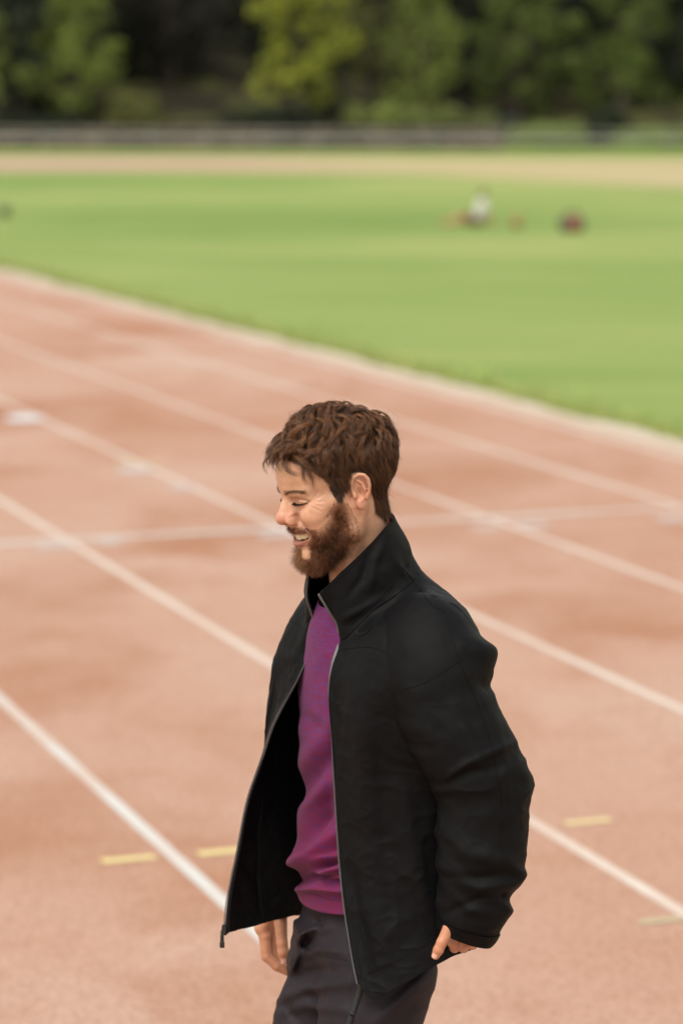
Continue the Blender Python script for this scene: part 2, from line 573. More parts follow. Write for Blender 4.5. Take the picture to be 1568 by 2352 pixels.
def leaf_cloud(rs, centres, radii, nper, size, col, var):
    """leaf faces spread through several lobes; returns V, F, colour"""
    Vs, Cs = [], []
    for c, r in zip(centres, radii):
        k = int(nper * (np.mean(r) ** 2))
        d = rs.randn(k, 3); d /= np.linalg.norm(d, axis=1)[:, None]
        rr = rs.uniform(0.55, 1.08, (k, 1)) ** 0.6
        P = c + d * rr * r
        P += 0.38 * np.mean(r) * np.stack([vnoise(P, 1.1, 11), vnoise(P, 1.1, 12), vnoise(P, 1.1, 13)], 1)
        Q = rs.randn(k, 3, 3)
        a = Q[:, 0]; a /= np.linalg.norm(a, axis=1)[:, None]
        nn = 0.8 * d + 0.9 * Q[:, 1] + np.array([0, 0, 0.5])
        b = np.cross(nn, a); b /= np.linalg.norm(b, axis=1)[:, None] + 1e-9
        q = np.cross(a, b)
        s = size * rs.uniform(0.6, 1.3, (k, 1, 1))
        L = LEAF2[None] * s
        Vs.append((P[:, None] + L[..., 0:1] * a[:, None] + L[..., 1:2] * b[:, None] + L[..., 2:3] * q[:, None]).reshape(-1, 3))
        tone = (1 + var * vnoise(P, 0.7, 21))[:, None] * rs.uniform(0.75, 1.25, (k, 1))
        Cs.append(np.repeat(np.array(col)[None] * tone, 4, 0))
    V = np.concatenate(Vs); C = np.clip(np.concatenate(Cs), 0.004, 1)
    return V, np.arange(len(V)).reshape(-1, 4), C


def tree(name, label, x, Y, h, cr, base, col, seed, size=0.30, lobes=9, group="trees beyond the far rail", nper=330, var=0.65):
    rs = np.random.RandomState(seed)
    X = (x - 784) / FPX * Y
    z0 = bank_z(X, Y) - 0.15
    t = empty(name, (X, Y, z0))
    prop(t, label, "tree", group)
    lean = rs.randn(2) * 0.25
    top = np.array([lean[0], lean[1], h * 0.8])
    pts = [np.array([0, 0, 0]) + top * s + np.array([math.sin(3 * s + seed) * 0.15, math.cos(2 * s + seed) * 0.15, 0]) * (s > 0) for s in np.linspace(0, 1, 8)]
    parts = [tube_np(pts, np.linspace(0.028 * h + 0.05, 0.03, 8), 8)]
    cs, rr = [], []
    lobes = int(lobes * 1.9)
    for k in range(lobes):
        an = 2.4 * k + rs.uniform(-0.4, 0.4)
        zz = base + (h - base) * (k + 0.5) / lobes
        env = math.sin(math.pi * min(1, 0.22 + 0.72 * (zz - base) / (h - base)))
        rad_ = cr * env * rs.uniform(0.25, 0.95)
        c = np.array([math.cos(an) * rad_, math.sin(an) * rad_, zz]) + np.append(lean, 0) * zz / h
        r = cr * rs.uniform(0.22, 0.55) * np.array([1, 1, 0.75])
        cs.append(c); rr.append(r)
        s0 = pts[min(7, max(1, int(7 * max(0.15, (zz - 0.28 * h) / (0.8 * h)))))]
        parts.append(tube_np([s0, s0 * 0.5 + c * 0.5 + np.array([0, 0, -0.2]), c], [0.012 * h, 0.007 * h, 0.02], 6))
    V, F = join(parts)
    mesh_np("trunk", V, F, M_bark, t)
    V, F, C = leaf_cloud(rs, cs, rr, nper, size, col, var)
    mesh_np("crown", V, F, M_leaf, t, False, {"Col": C})
    return t


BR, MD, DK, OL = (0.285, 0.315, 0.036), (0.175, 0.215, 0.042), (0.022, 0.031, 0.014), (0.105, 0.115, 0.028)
tree("broadleaf_tree", "bright yellow-green young tree left of centre, the palest crown of the wood", 668, 146, 8.2, 2.5, 1.3, BR, 5, 0.26, 11, nper=300)
tree("broadleaf_tree", "mid green tree at the upper left, in front of the darkest trees", 178, 147, 7.2, 2.2, 0.5, MD, 6, 0.26, 9)
tree("broadleaf_tree", "dark green tree on the left behind the wall", 62, 149, 8.5, 2.6, 0.4, DK, 7, 0.3, 10)
tree("broadleaf_tree", "small green tree cut by the left edge of the picture", -15, 146, 6.0, 1.2, 1.6, MD, 8, 0.26, 7)
tree("broadleaf_tree", "dark brownish tree between the mid green and the palest tree", 400, 155, 11, 3.4, 0.8, (0.020, 0.019, 0.011), 9, 0.32, 10)
tree("broadleaf_tree", "olive green tree just right of the palest tree", 860, 152, 10, 2.5, 1.2, OL, 10, 0.28, 9)
tree("broadleaf_tree", "mid green tree right of centre with a round crown", 958, 148, 7.8, 2.2, 0.8, (0.165, 0.205, 0.040), 11, 0.26, 9)
tree("broadleaf_tree", "mid green tree above the dark green cabinet", 1185, 151, 9.0, 2.7, 0.6, (0.105, 0.14, 0.028), 12, 0.28, 10)
tree("broadleaf_tree", "wide mid green tree at the right, above the long grass", 1420, 150, 9.2, 3.2, 0.4, (0.105, 0.142, 0.028), 13, 0.28, 11)
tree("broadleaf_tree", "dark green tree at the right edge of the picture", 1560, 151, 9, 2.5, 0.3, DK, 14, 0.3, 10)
tree("broadleaf_tree", "dark green tree low behind the palest tree", 735, 148, 4.0, 1.5, 0.2, DK, 15, 0.26, 7)
tree("broadleaf_tree", "dark green tree between the round-crowned tree and the cabinet", 1070, 156, 10, 2.6, 0.4, DK, 16, 0.3, 10)
tree("broadleaf_tree", "dark green tree far left of the palest tree, behind a pale bush", 255, 157, 11, 3.0, 0.6, DK, 17, 0.32, 10)
tree("broadleaf_tree", "dark green tree left of the wide right-hand tree", 1300, 158, 11, 2.6, 0.5, DK, 18, 0.32, 9)

# the wood behind, one mass
rs = np.random.RandomState(44)
cs, rr = [], []
for k in range(560):
    Y = rs.uniform(158, 205) if k < 170 else rs.uniform(145, 200)
    X = rs.uniform(-34, 34) if k < 170 else rs.choice([-1, 1]) * rs.uniform(27, 150)
    z = bank_z(X, Y) + rs.uniform(0, 9)
    cs.append(np.array([X, Y, z])); rr.append(np.array([1, 1, 1]) * rs.uniform(1.8, 3.0) * (1 if k < 170 else 1.35))
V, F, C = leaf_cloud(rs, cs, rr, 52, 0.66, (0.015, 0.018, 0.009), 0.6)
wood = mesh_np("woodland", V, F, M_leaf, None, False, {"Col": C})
prop(wood, "dark mass of woodland foliage on the bank behind the trees", "woodland", kind="stuff")


def bush(label, x, Y, wdt, h, col, seed):
    rs = np.random.RandomState(seed)
    X = (x - 784) / FPX * Y
    z0 = bank_z(X, Y)
    t = empty("bush", (X, Y, z0 - 0.1)); prop(t, label, "bush", "bushes and long grass on the bank")
    cs = [np.array([rs.uniform(-.5, .5) * wdt, rs.uniform(-.4, .4), h * rs.uniform(.3, .6)]) for _ in range(7)]
    V, F, C = leaf_cloud(rs, cs, [np.array([wdt * .25, .6, h * .45])] * 7, 700, 0.20, col, 0.35)
    mesh_np("foliage", V, F, M_leaf, t, False, {"Col": C})
    parts = [tube_np([(0, 0, 0), c * 0.6, c], [0.05, 0.03, 0.015], 5) for c in cs]
    V, F = join(parts)
    mesh_np("stems", V, F, M_bark, t)


bush("pale green bush on the bank at the left, under the dark brownish tree", 305, 146, 2.4, 2.0, (0.16, 0.17, 0.05), 31)
bush("yellow-green bush spread at the foot of the bank, centre", 880, 143, 3.2, 1.6, (0.20, 0.24, 0.06), 32)
bush("yellow-green low bush left of the dark green cabinet", 1030, 142, 3.4, 1.3, (0.17, 0.20, 0.06), 33)
bush("light green long-grass clump right of the dark green cabinet", 1260, 137, 3.2, 1.5, (0.19, 0.25, 0.06), 34)
bush("light green long-grass clump nearest the right edge", 1490, 137, 4.2, 1.35, (0.19, 0.25, 0.06), 35)
bush("dark low bush at the far left behind the wall", 120, 143, 4.0, 1.6, DK, 36)
bush("dark low bush behind the wall below the palest tree", 620, 143, 4.2, 1.5, DK, 37)
bush("dark bush behind the light green clumps on the right", 1395, 141, 2.0, 2.2, DK, 38)
# ------------------------------------------------------------------ solid modelling kit (distance fields -> mesh)
def v3(*a): return np.array(a, np.float32)


def ell(p, c, r):
    q = p - np.float32(c)
    r = np.float32(r)
    k0 = np.sqrt(((q / r) ** 2).sum(-1))
    k1 = np.sqrt(((q / (r * r)) ** 2).sum(-1)) + 1e-6
    return k0 * (k0 - 1) / k1


def cap(p, a, b, ra, rb=None):
    rb = ra if rb is None else rb
    a = np.float32(a); b = np.float32(b)
    ab = b - a
    t = np.clip(((p - a) @ ab) / (ab @ ab + 1e-9), 0, 1)
    d = p - a - t[:, None] * ab
    return np.sqrt((d * d).sum(-1)) - (ra + (rb - ra) * t)


def chain(p, pts, rs):
    d = None
    for i in range(len(pts) - 1):
        e = cap(p, pts[i], pts[i + 1], rs[i], rs[i + 1])
        d = e if d is None else np.minimum(d, e)
    return d


def smin(a, b, k):
    h = np.clip(0.5 + 0.5 * (b - a) / k, 0, 1)
    return b + (a - b) * h - k * h * (1 - h)


def smax(a, b, k): return -smin(-a, -b, k)


def mir(p): return np.stack([p[:, 0], np.abs(p[:, 1]), p[:, 2]], 1)


def nets(f, lo, hi, h, margin=1.7):
    """surface nets over a box; only blocks near the surface are evaluated"""
    lo = np.array(lo, np.float32); hi = np.array(hi, np.float32)
    B = 8
    nb = np.ceil((hi - lo) / (h * B)).astype(int)
    n = nb * B + 1
    cg = np.stack(np.meshgrid(*[lo[a] + (np.arange(nb[a]) + 0.5) * B * h for a in range(3)], indexing='ij'), -1).reshape(-1, 3).astype(np.float32)
    dc = f(cg).reshape(nb)
    val = np.repeat(np.repeat(np.repeat(np.where(dc < 0, -1e3, 1e3).astype(np.float32), B, 0), B, 1), B, 2)
    val = np.pad(val, ((0, 1),) * 3, mode='edge')
    near = np.abs(dc) < margin * B * h * 0.87
    near_p = np.zeros(n, bool)
    nn = np.repeat(np.repeat(np.repeat(near, B, 0), B, 1), B, 2)
    for dx in (0, 1):
        for dy in (0, 1):
            for dz in (0, 1):
                near_p[dx:n[0] - 1 + dx, dy:n[1] - 1 + dy, dz:n[2] - 1 + dz] |= nn
    ii = np.argwhere(near_p)
    out = np.empty(len(ii), np.float32)
    for s in range(0, len(ii), 200000):
        out[s:s + 200000] = f(lo + ii[s:s + 200000].astype(np.float32) * np.float32(h))
    val[near_p] = out
    neg = val < 0
    c = np.zeros(n - 1, np.int8)
    for dx in (0, 1):
        for dy in (0, 1):
            for dz in (0, 1):
                c += neg[dx:n[0] - 1 + dx, dy:n[1] - 1 + dy, dz:n[2] - 1 + dz]
    act = (c > 0) & (c < 8)
    ci = np.argwhere(act)
    idm = np.full(n - 1, -1, np.int32)
    idm[act] = np.arange(len(ci))
    acc = np.zeros((len(ci), 3), np.float32); cnt = np.zeros(len(ci), np.float32)
    cor = [(x, y, z) for x in (0, 1) for y in (0, 1) for z in (0, 1)]
    cv = {k: val[ci[:, 0] + k[0], ci[:, 1] + k[1], ci[:, 2] + k[2]] for k in cor}
    for a in cor:
        for ax in range(3):
            if a[ax] == 0:
                b = list(a); b[ax] = 1; b = tuple(b)
                va, vb = cv[a], cv[b]
                m = (va < 0) != (vb < 0)
                t = np.where(m, va / (va - vb + 1e-12 * ((va - vb) == 0)), 0)
                pt = np.tile(np.float32(a), (len(ci), 1)); pt[:, ax] = t
                acc[m] += pt[m]; cnt[m] += 1
    V = lo + (ci + acc / np.maximum(cnt, 1)[:, None]) * h
    F = []
    for ax in range(3):
        u, w = (ax + 1) % 3, (ax + 2) % 3
        s0 = [slice(1, n[k] - 1) for k in range(3)]; s1 = list(s0)
        s0[ax] = slice(0, n[ax] - 1); s1[ax] = slice(1, n[ax])
        a = neg[tuple(s0)]; b = neg[tuple(s1)]
        e = np.argwhere(a != b)
        if len(e) == 0: continue
        flip = a[tuple(e.T)]
        e = e + np.array([0 if k == ax else 1 for k in range(3)])
        q = []
        for du, dw in ((-1, -1), (0, -1), (0, 0), (-1, 0)):
            k = e.copy(); k[:, u] += du; k[:, w] += dw
            q.append(idm[tuple(k.T)])
        q = np.stack(q, 1)
        q[~flip] = q[~flip][:, ::-1]
        F.append(q)
    F = np.concatenate(F)
    F = F[(F >= 0).all(1)]
    return V, F


def vnormals(V, F):
    Nn = np.zeros_like(V)
    fn = np.cross(V[F[:, 2]] - V[F[:, 0]], V[F[:, -1]] - V[F[:, 1]])
    for k in range(F.shape[1]): np.add.at(Nn, F[:, k], fn)
    return Nn / (np.linalg.norm(Nn, axis=1)[:, None] + 1e-12)


def in_poly(x, y, poly):
    poly = np.array(poly, float)
    r = np.zeros(len(x), bool)
    j = len(poly) - 1
    for i in range(len(poly)):
        xi, yi = poly[i]; xj, yj = poly[j]
        c = ((yi > y) != (yj > y)) & (x < (xj - xi) * (y - yi) / (yj - yi + 1e-12) + xi)
        r ^= c
        j = i
    return r


def strands(name, P, W, C, mat, parent, sides=3):
    """P (n,k,3) points, W (n,k) radius, C (n,3) or (n,k,3) colour: every strand a thin tapering tube, one mesh"""
    n, k = P.shape[:2]
    t = np.gradient(P, axis=1)
    t /= np.linalg.norm(t, axis=2)[..., None] + 1e-12
    a = np.random.RandomState(1).randn(n, 1, 3)
    s = np.cross(t, a); s /= np.linalg.norm(s, axis=2)[..., None] + 1e-12
    q = np.cross(t, s)
    V = np.stack([P + W[..., None] * (math.cos(2 * math.pi * m / sides) * s + math.sin(2 * math.pi * m / sides) * q) for m in range(sides)], 2)
    b = (np.arange(n) * k * sides)[:, None, None] + (np.arange(k - 1) * sides)[None, :, None]
    m = np.arange(sides)[None, None]
    m2 = (m + 1) % sides
    F = np.stack([b + m, b + m2, b + sides + m2, b + sides + m], -1).reshape(-1, 4)
    if C.ndim == 2: C = np.repeat(C[:, None], k, 1)
    C = np.repeat(C[:, :, None], sides, 2).reshape(-1, 3)
    return mesh_np(name, V.reshape(-1, 3), F, mat, parent, True, {"Col": C})
# ------------------------------------------------------------------ the man: head, in millimetres (forward, left, up) about the ear canals
PSI_H, PHI_H = rad(23.5), rad(14.5)
cps, sps, cph, sph = math.cos(PSI_H), math.sin(PSI_H), math.cos(PHI_H), math.sin(PHI_H)
HF = np.array([-cps * cph, -sps * cph, -sph])
HL = np.array([sps, -cps, 0.0])
HU = np.array([-cps * sph, -sps * sph, cph])
HR = np.stack([HF, HL, HU])                       # rows
HC = D(816, 1136, 4.49) - 0.075 * HL              # head centre in the world


def h2w(p): return (np.asarray(p) * 0.001) @ HR + HC
def w2h(p): return ((np.asarray(p) - HC) @ HR.T) * 1000


EAR_T = rad(20)


def ear_pts(ab, out=0.0):
    """ear-plane coordinates (back, up) -> head coordinates; the plane opens outward to the back"""
    a, b = ab
    return (-a * math.cos(EAR_T) + 1, 71.0 + a * math.sin(EAR_T) + out + 0.06 * max(b, 0), b)


def pl_dist(x, y, pts):
    """distance to a polyline in a plane, with a fade towards both ends"""
    best = np.full(len(x), 1e9, np.float32); fade = np.zeros(len(x), np.float32)
    n = len(pts) - 1
    for i in range(n):
        (ax, ay), (bx, by) = pts[i], pts[i + 1]
        dx, dy = bx - ax, by - ay
        t = np.clip(((x - ax) * dx + (y - ay) * dy) / (dx * dx + dy * dy), 0, 1)
        e = (x - ax - t * dx) ** 2 + (y - ay - t * dy) ** 2
        s = (i + t) / n
        m = e < best
        best = np.where(m, e, best); fade = np.where(m, np.sin(np.pi * np.clip(0.12 + 0.76 * s, 0, 1)), fade)
    return np.sqrt(best), fade


def sd_head(p, detail=True):
    m = mir(p)
    l = m[:, 1]
    d = ell(p, (-10, 0, 44), (96, 75, 82))
    d = smin(d, ell(p, (30, 0, 42), (62, 64, 58)), 22)
    d = smin(d, ell(p, (36, 0, -14), (52, 57, 62)), 20)
    d = smin(d, ell(p, (64, 0, -50), (30, 37, 36)), 16)
    # jaw and chin
    d = smin(d, cap(m, (8, 58, -20), (14, 51, -60), 13), 14)
    d = smin(d, cap(m, (14, 50, -60), (70, 18, -95), 14, 15), 14)
    d = smin(d, ell(p, (74, 0, -92), (17, 22, 16)), 10)
    d = smin(d, ell(p, (45, 0, -85), (40, 34, 18)), 14)
    # cheekbones, raised by the smile
    d = smin(d, cap(m, (58, 49, -2), (24, 62, -2), 14, 10), 16)
    d = smin(d, ell(m, (63, 41.5, -19), (24.5, 20.5, 20)), 13)
    d = smin(d, ell(m, (58, 44, -44), (20, 15, 20)), 14)
    # brow ridge
    d = smin(d, cap(m, (82, 8, 26), (69, 43, 25), 10.5, 9.5), 9)
    d = smin(d, ell(p, (83, 0, 26), (10, 16, 12)), 8)
    # eye sockets and lids
    d = smax(d, -ell(m, (95, 25, 7), (16, 16, 8.5)), 7)
    d = smin(d, ell(m, (69, 31, 7), (13.5, 16, 11)), 6)
    # nose
    d = smin(d, cap(p, (85, 0, 17), (103, 0, -13), 7, 9), 7)
    d = smin(d, ell(p, (104.5, 0, -18.5), (12, 11.5, 10.5)), 6)
    d = smin(d, ell(m, (94, 14.2, -22.5), (11.5, 6.8, 8.8)), 4)
    d = smin(d, cap(m, (87, 8, 6), (94, 14, -20), 6, 6.5), 8)
    d = smin(d, cap(p, (99, 0, -28.5), (91, 0, -35), 4.5), 4)
    d = smax(d, -ell(m, (98, 7.0, -31.5), (6.5, 3.2, 4.2)), 2)
    # lips drawn back over the teeth
    d = smin(d, chain(m, [(91, 0, -46.5), (87, 12, -46), (78, 26, -44.8), (62, 37.5, -44.5)], [4.2, 4.0, 3.2, 2.4]), 4)
    d = smin(d, chain(m, [(91, 0, -67), (87, 12, -65.5), (78, 26, -59), (62, 37.5, -48.5)], [4.4, 4.3, 3.4, 2.2]), 4)
    # open mouth
    d = smax(d, -chain(m, [(94, 0, -56.5), (88, 13, -55.6), (80, 25, -52.2), (67, 36, -46.8)], [6.6, 6.8, 6.5, 3.2]), 1.2)
    d = smax(d, -ell(p, (76, 0, -56), (16, 25, 7.5)), 2)
    if detail:
        f, u = p[:, 0], p[:, 2]
        near = np.abs(d) < 12
        add = np.zeros(len(p), np.float32)
        q = np.where(near)[0]
        if len(q):
            lf, ff, uu = l[q], f[q], u[q]
            ad = np.zeros(len(q), np.float32)

            def gr(x, y, pts, amp, w, gate):
                nonlocal ad
                e, fd_ = pl_dist(x, y, pts)
                ad += amp * np.exp(-(e / w) ** 2) * fd_ * gate
            fr_ = (ff > 55).astype(np.float32)
            gr(lf, uu, [(15, 10), (25, 12.6), (34, 12.4), (43, 9.8), (50, 6.5)], 4.6, 2.6, fr_)          # lid crease
            gr(lf, uu, [(15, 7), (25, 5.6), (34, 5.0), (42, 5.6), (48, 6.6)], 3.2, 1.7, fr_)               # lash line
            gr(lf, uu, [(17, 0), (26, -5), (36, -5), (44, -2)], 1.0, 2.0, fr_)                           # pouch
            gr(lf, uu, [(19, -17), (23, -25), (30, -35), (38.5, -43), (43, -51), (42.5, -63)], 6.2, 3.2, fr_)   # smile fold
            gr(lf, uu, [(18.5, -14), (22.5, -20), (23, -28)], 2.2, 2.0, fr_)                             # wing of the nose
            gr(lf, uu, [(3, 34), (4.5, 20)], 0.8, 2.0, fr_)
            sd_ = (lf > 38).astype(np.float32) * (ff > 30)
            for pts, am in (([(70, 8), (63, 13), (55, 21)], 1.1), ([(70, 8), (60, 10), (50, 14)], 1.2), ([(70, 7), (60, 5), (50, 3)], 1.3), ([(71, 6), (63, -1), (55, -6)], 1.0), ([(74, 2), (68, -5), (60, -11)], .8)):
                gr(ff, uu, pts, am, 1.5, sd_)
            add[q] = ad
        d = d + add
    return d


def sd_ear(p):
    m = mir(p)
    E = lambda a, b, o=0.0: ear_pts((a, b), o)
    plate = cap(m, E(12, 17, -2), E(9, -10, -2), 15.0, 10.5)
    n_ = np.float32((math.sin(EAR_T), math.cos(EAR_T), 0))
    h = (m - np.float32(E(10, 2, 0))) @ n_
    d = smax(plate, np.abs(h + 1.5) - 2.6, 2)
    hel = chain(m, [E(-1, 3, 2), E(-2, 12, 2.5), E(0, 22, 3), E(5, 29.5, 3.5), E(13, 32, 4), E(21, 29, 4.5), E(25.5, 21, 5), E(26, 10, 5), E(23, -2, 4), E(18, -11, 3)],
                [2.4, 2.6, 2.8, 3.0, 3.0, 3.1, 3.2, 3.1, 2.8, 2.4])
    d = smin(d, hel, 2.5)
    d = smin(d, chain(m, [E(9, 23, 1.5), E(16, 16, 2.5), E(17.5, 6, 3.5), E(15, -5, 3.5), E(10, -11, 3)], [2.2, 2.5, 3.0, 2.8, 2.4]), 2.5)
    lob = ell(m, E(8, -19, 1.0), (8.2, 4.6, 9.0))
    d = smin(d, lob, 4)
    d = smax(d, -ell(m, E(8.5, 0, 4.5), (7.5, 6.5, 10.5)), 2.5)
    d = smin(d, ell(m, E(0, -2, 3), (3.5, 3.2, 6.0)), 2.0)
    d = smin(d, cap(m, E(4, 4, 0), E(-1, -4, -4), 8, 9), 3) if False else d
    return d


NECK_B = w2h(D(846, 1330, 4.60))           # middle of the neck base
NECK_LOW = w2h(D(856, 1420, 4.60))


def sd_neck(p):
    m = mir(p)
    d = cap(p, (-22, 0, -35), NECK_B, 53, 58)
    d = smin(d, cap(p, NECK_B, NECK_LOW, 58, 80), 30)
    s = cap(m, (-12, 58, -25), (NECK_B[0] + 52, 14, NECK_B[2] + 10), 11, 9)
    d = smin(d, s, 14)
    d = smin(d, ell(p, (NECK_B[0] + 60, 0, NECK_B[2] + 62), (14, 12, 16)), 14)
    return d


def sd_skin(p):
    d = sd_head(p)
    d = smin(d, sd_neck(p), 16)
    return smin(d, sd_ear(p), 4)


hv, hf = nets(sd_skin, (-125, -100, -215), (130, 100, 140), 1.6)
HN = vnormals(hv, hf)                       # mm, head frame

SCALP = [(112, 84), (84, 77), (67, 65), (50, 46), (40, 26), (34, 8), (30.5, -2), (25, 1), (20, 11), (8, 21), (-3, 24), (-22, 22), (-33, 8), (-37, -20), (-34, -50), (-52, -62), (-140, -62), (-140, 190), (112, 190)]
BEARD = [(31, -2), (24, -3), (17, -15), (11, -42), (14, -70), (26, -92), (50, -140), (125, -140), (125, -35), (90, -35), (80, -38), (70, -40), (60, -35), (46, -28), (39, -14), (35, -3)]


def beard_mask(P):
    f, l, u = P[:, 0], np.abs(P[:, 1]), P[:, 2]
    m = in_poly(f, u, BEARD)
    up_ = np.interp(l, [0, 13, 26, 39], [-46, -46, -45, -44])          # edge of the upper lip
    lo_ = np.interp(l, [0, 12, 26, 39], [-74, -73, -65, -50])          # lower edge of the lower lip
    m &= ~((l < 39) & (u < up_) & (u > lo_) & (f > 40))
    m &= ~((l > 8) & (l < 25) & (u > -90) & (u < -69) & (f > 72))         # bare skin beside the soul patch
    m &= ~((u > -40) & (l < 9) & (f > 95))
    return m


def ear_zone(P): return sd_ear(P) < 2.0


# colour of the skin itself
f_, l_, u_ = hv[:, 0], np.abs(hv[:, 1]), hv[:, 2]


def blob(c, r): return np.exp(-(((f_ - c[0]) / r[0]) ** 2 + ((l_ - c[1]) / r[1]) ** 2 + ((u_ - c[2]) / r[2]) ** 2))


SKIN = np.array([0.575, 0.325, 0.205])
hc = np.tile(SKIN, (len(hv), 1))
red = 0.75 * blob((106, 0, -20), (18, 22, 16)) + 0.62 * blob((72, 42, -18), (24, 20, 18)) + 0.35 * blob((-8, 78, -12), (26, 16, 24)) + 0.3 * blob((-20, 82, 10), (16, 14, 30))
red = np.clip(red + 0.2 * vnoise(hv, 0.05, 4) + 0.12 * vnoise(hv, 0.14, 6), 0, 1)[:, None]
hc = hc * (1 - red) + np.array([0.50, 0.185, 0.125]) * red
lo_l = np.interp(l_, [0, 12, 26, 38], [-73, -71.5, -64, -50])
up_l = np.interp(l_, [0, 13, 26, 38], [-44, -44, -43.5, -43])
lip = ((l_ < 38) & (f_ > 58) & (u_ > lo_l) & (u_ < up_l)).astype(float)[:, None] * 0.9
hc = hc * (1 - lip) + np.array([0.34, 0.13, 0.10]) * lip
inm = (np.abs(u_ + 55) < 9.5) & (l_ < 32) & (f_ < np.interp(l_, [0, 13, 24, 32], [88, 82, 73, 62])) & (f_ > 50)
hc[inm] = (0.10, 0.025, 0.02)
scl = in_poly(hv[:, 0], hv[:, 2], SCALP) & ~ear_zone(hv)


def hairline_d(P):
    q = np.array(SCALP); best = np.full(len(P), 1e9)
    for i in list(range(0, 7)) + [12, 13, 14]:
        a_, b_ = q[i], q[i + 1]
        ab = b_ - a_
        t = np.clip(((P[:, [0, 2]] - a_) @ ab) / (ab @ ab), 0, 1)
        best = np.minimum(best, np.linalg.norm(P[:, [0, 2]] - a_ - t[:, None] * ab, axis=1))
    return best


hl_ = np.clip(0.25 + hairline_d(hv[scl]) / 6, 0, 1)[:, None]
hc[scl] = hc[scl] * (1 - hl_) + np.array([0.045, 0.022, 0.012]) * hl_
BURN = [(41, 28), (36, 10), (31, -4), (24, -3), (18, 10), (5, 22), (10, 32)]
brn = in_poly(hv[:, 0], hv[:, 2], BURN) & ~ear_zone(hv) & (np.abs(hv[:, 1]) > 40)
hc[brn] = SKIN * 0.42
bm = beard_mask(hv)
hc[bm] = hc[bm] * 0.55 + np.array([0.16, 0.075, 0.038]) * 0.45
hc *= (1 + 0.05 * vnoise(hv, 0.11, 8))[:, None]

M_skin, nt, p = new_mat("skin", 0.43, spec=0.5)
c = coords(nt)
spots = noise(nt, c, 260, 2, 0.5)
fr = ramp(nt, spots, [(0.66, (1, 1, 1)), (0.76, (0.90, 0.83, 0.77))])
mott = ramp(nt, noise(nt, c, 60, 4, 0.6), [(0.3, (0.88, 0.82, 0.79)), (0.7, (1.08, 1.07, 1.06))])
colr = mixc(nt, 1.0, mixc(nt, 1.0, attr_col(nt, "Col"), fr, 'MULTIPLY'), mott, 'MULTIPLY')
nt.links.new(colr, p.inputs["Base Color"])
p.inputs["Subsurface Weight"].default_value = 0.22
p.inputs["Subsurface Radius"].default_value = (1.0, 0.35, 0.18)
p.inputs["Subsurface Scale"].default_value = 0.004
bump(nt, p, noise(nt, c, 900, 3, 0.6), 0.12, 0.0006)

M_hair, nt, p = new_mat("hair", 0.30, spec=0.42)
nt.links.new(attr_col(nt, "Col"), p.inputs["Base Color"])
M_tooth, nt, p = new_mat("tooth_enamel", 0.25, (0.80, 0.69, 0.45))
p.inputs["Subsurface Weight"].default_value = 0.1
p.inputs["Subsurface Scale"].default_value = 0.002

man = empty("person", (D(870, 1600, 4.6)[0], 4.6, 0))
prop(man, "bearded smiling man in open black jacket over a purple shirt, standing on the track", "person")
MANLOC = np.array(man.location)


def W0(P): return np.asarray(P) - MANLOC        # world -> under the man


# ------------------------------------------------------------------ hair
def roots(n, mask, rs):
    """random points on the head mesh where mask is set -> point, normal (mm)"""
    fm = mask[hf].all(1)
    fs = hf[fm]
    a = np.linalg.norm(np.cross(hv[fs[:, 2]] - hv[fs[:, 0]], hv[fs[:, 3]] - hv[fs[:, 1]]), axis=1)
    k = rs.choice(len(fs), n, p=a / a.sum())
    q = fs[k]
    r1, r2 = rs.rand(n, 1), rs.rand(n, 1)
    mix = lambda X: (X[q[:, 0]] * (1 - r1) + X[q[:, 1]] * r1) * (1 - r2) + (X[q[:, 3]] * (1 - r1) + X[q[:, 2]] * r1) * r2
    nn = mix(HN)
    return mix(hv), nn / np.linalg.norm(nn, axis=1)[:, None]


def skull(p): return smin(ell(p, (-10, 0, 44), (96, 75, 82)), smin(ell(p, (30, 0, 42), (63, 64, 58)), cap(p, (-22, 0, -35), NECK_B, 53, 58), 12), 20)


def grad(fn, p, e=0.8):
    g = np.stack([fn(p + v3(*[e if a == k else 0 for a in range(3)])) - fn(p - v3(*[e if a == k else 0 for a in range(3)])) for k in range(3)], 1)
    return g / (np.linalg.norm(g, axis=1)[:, None] + 1e-9)


CROWN = np.array([-62.0, 6.0, 112.0])
rs = np.random.RandomState(12)


def sstep(a, b, x):
    t = np.clip((x - a) / (b - a), 0, 1)
    return t * t * (3 - 2 * t)


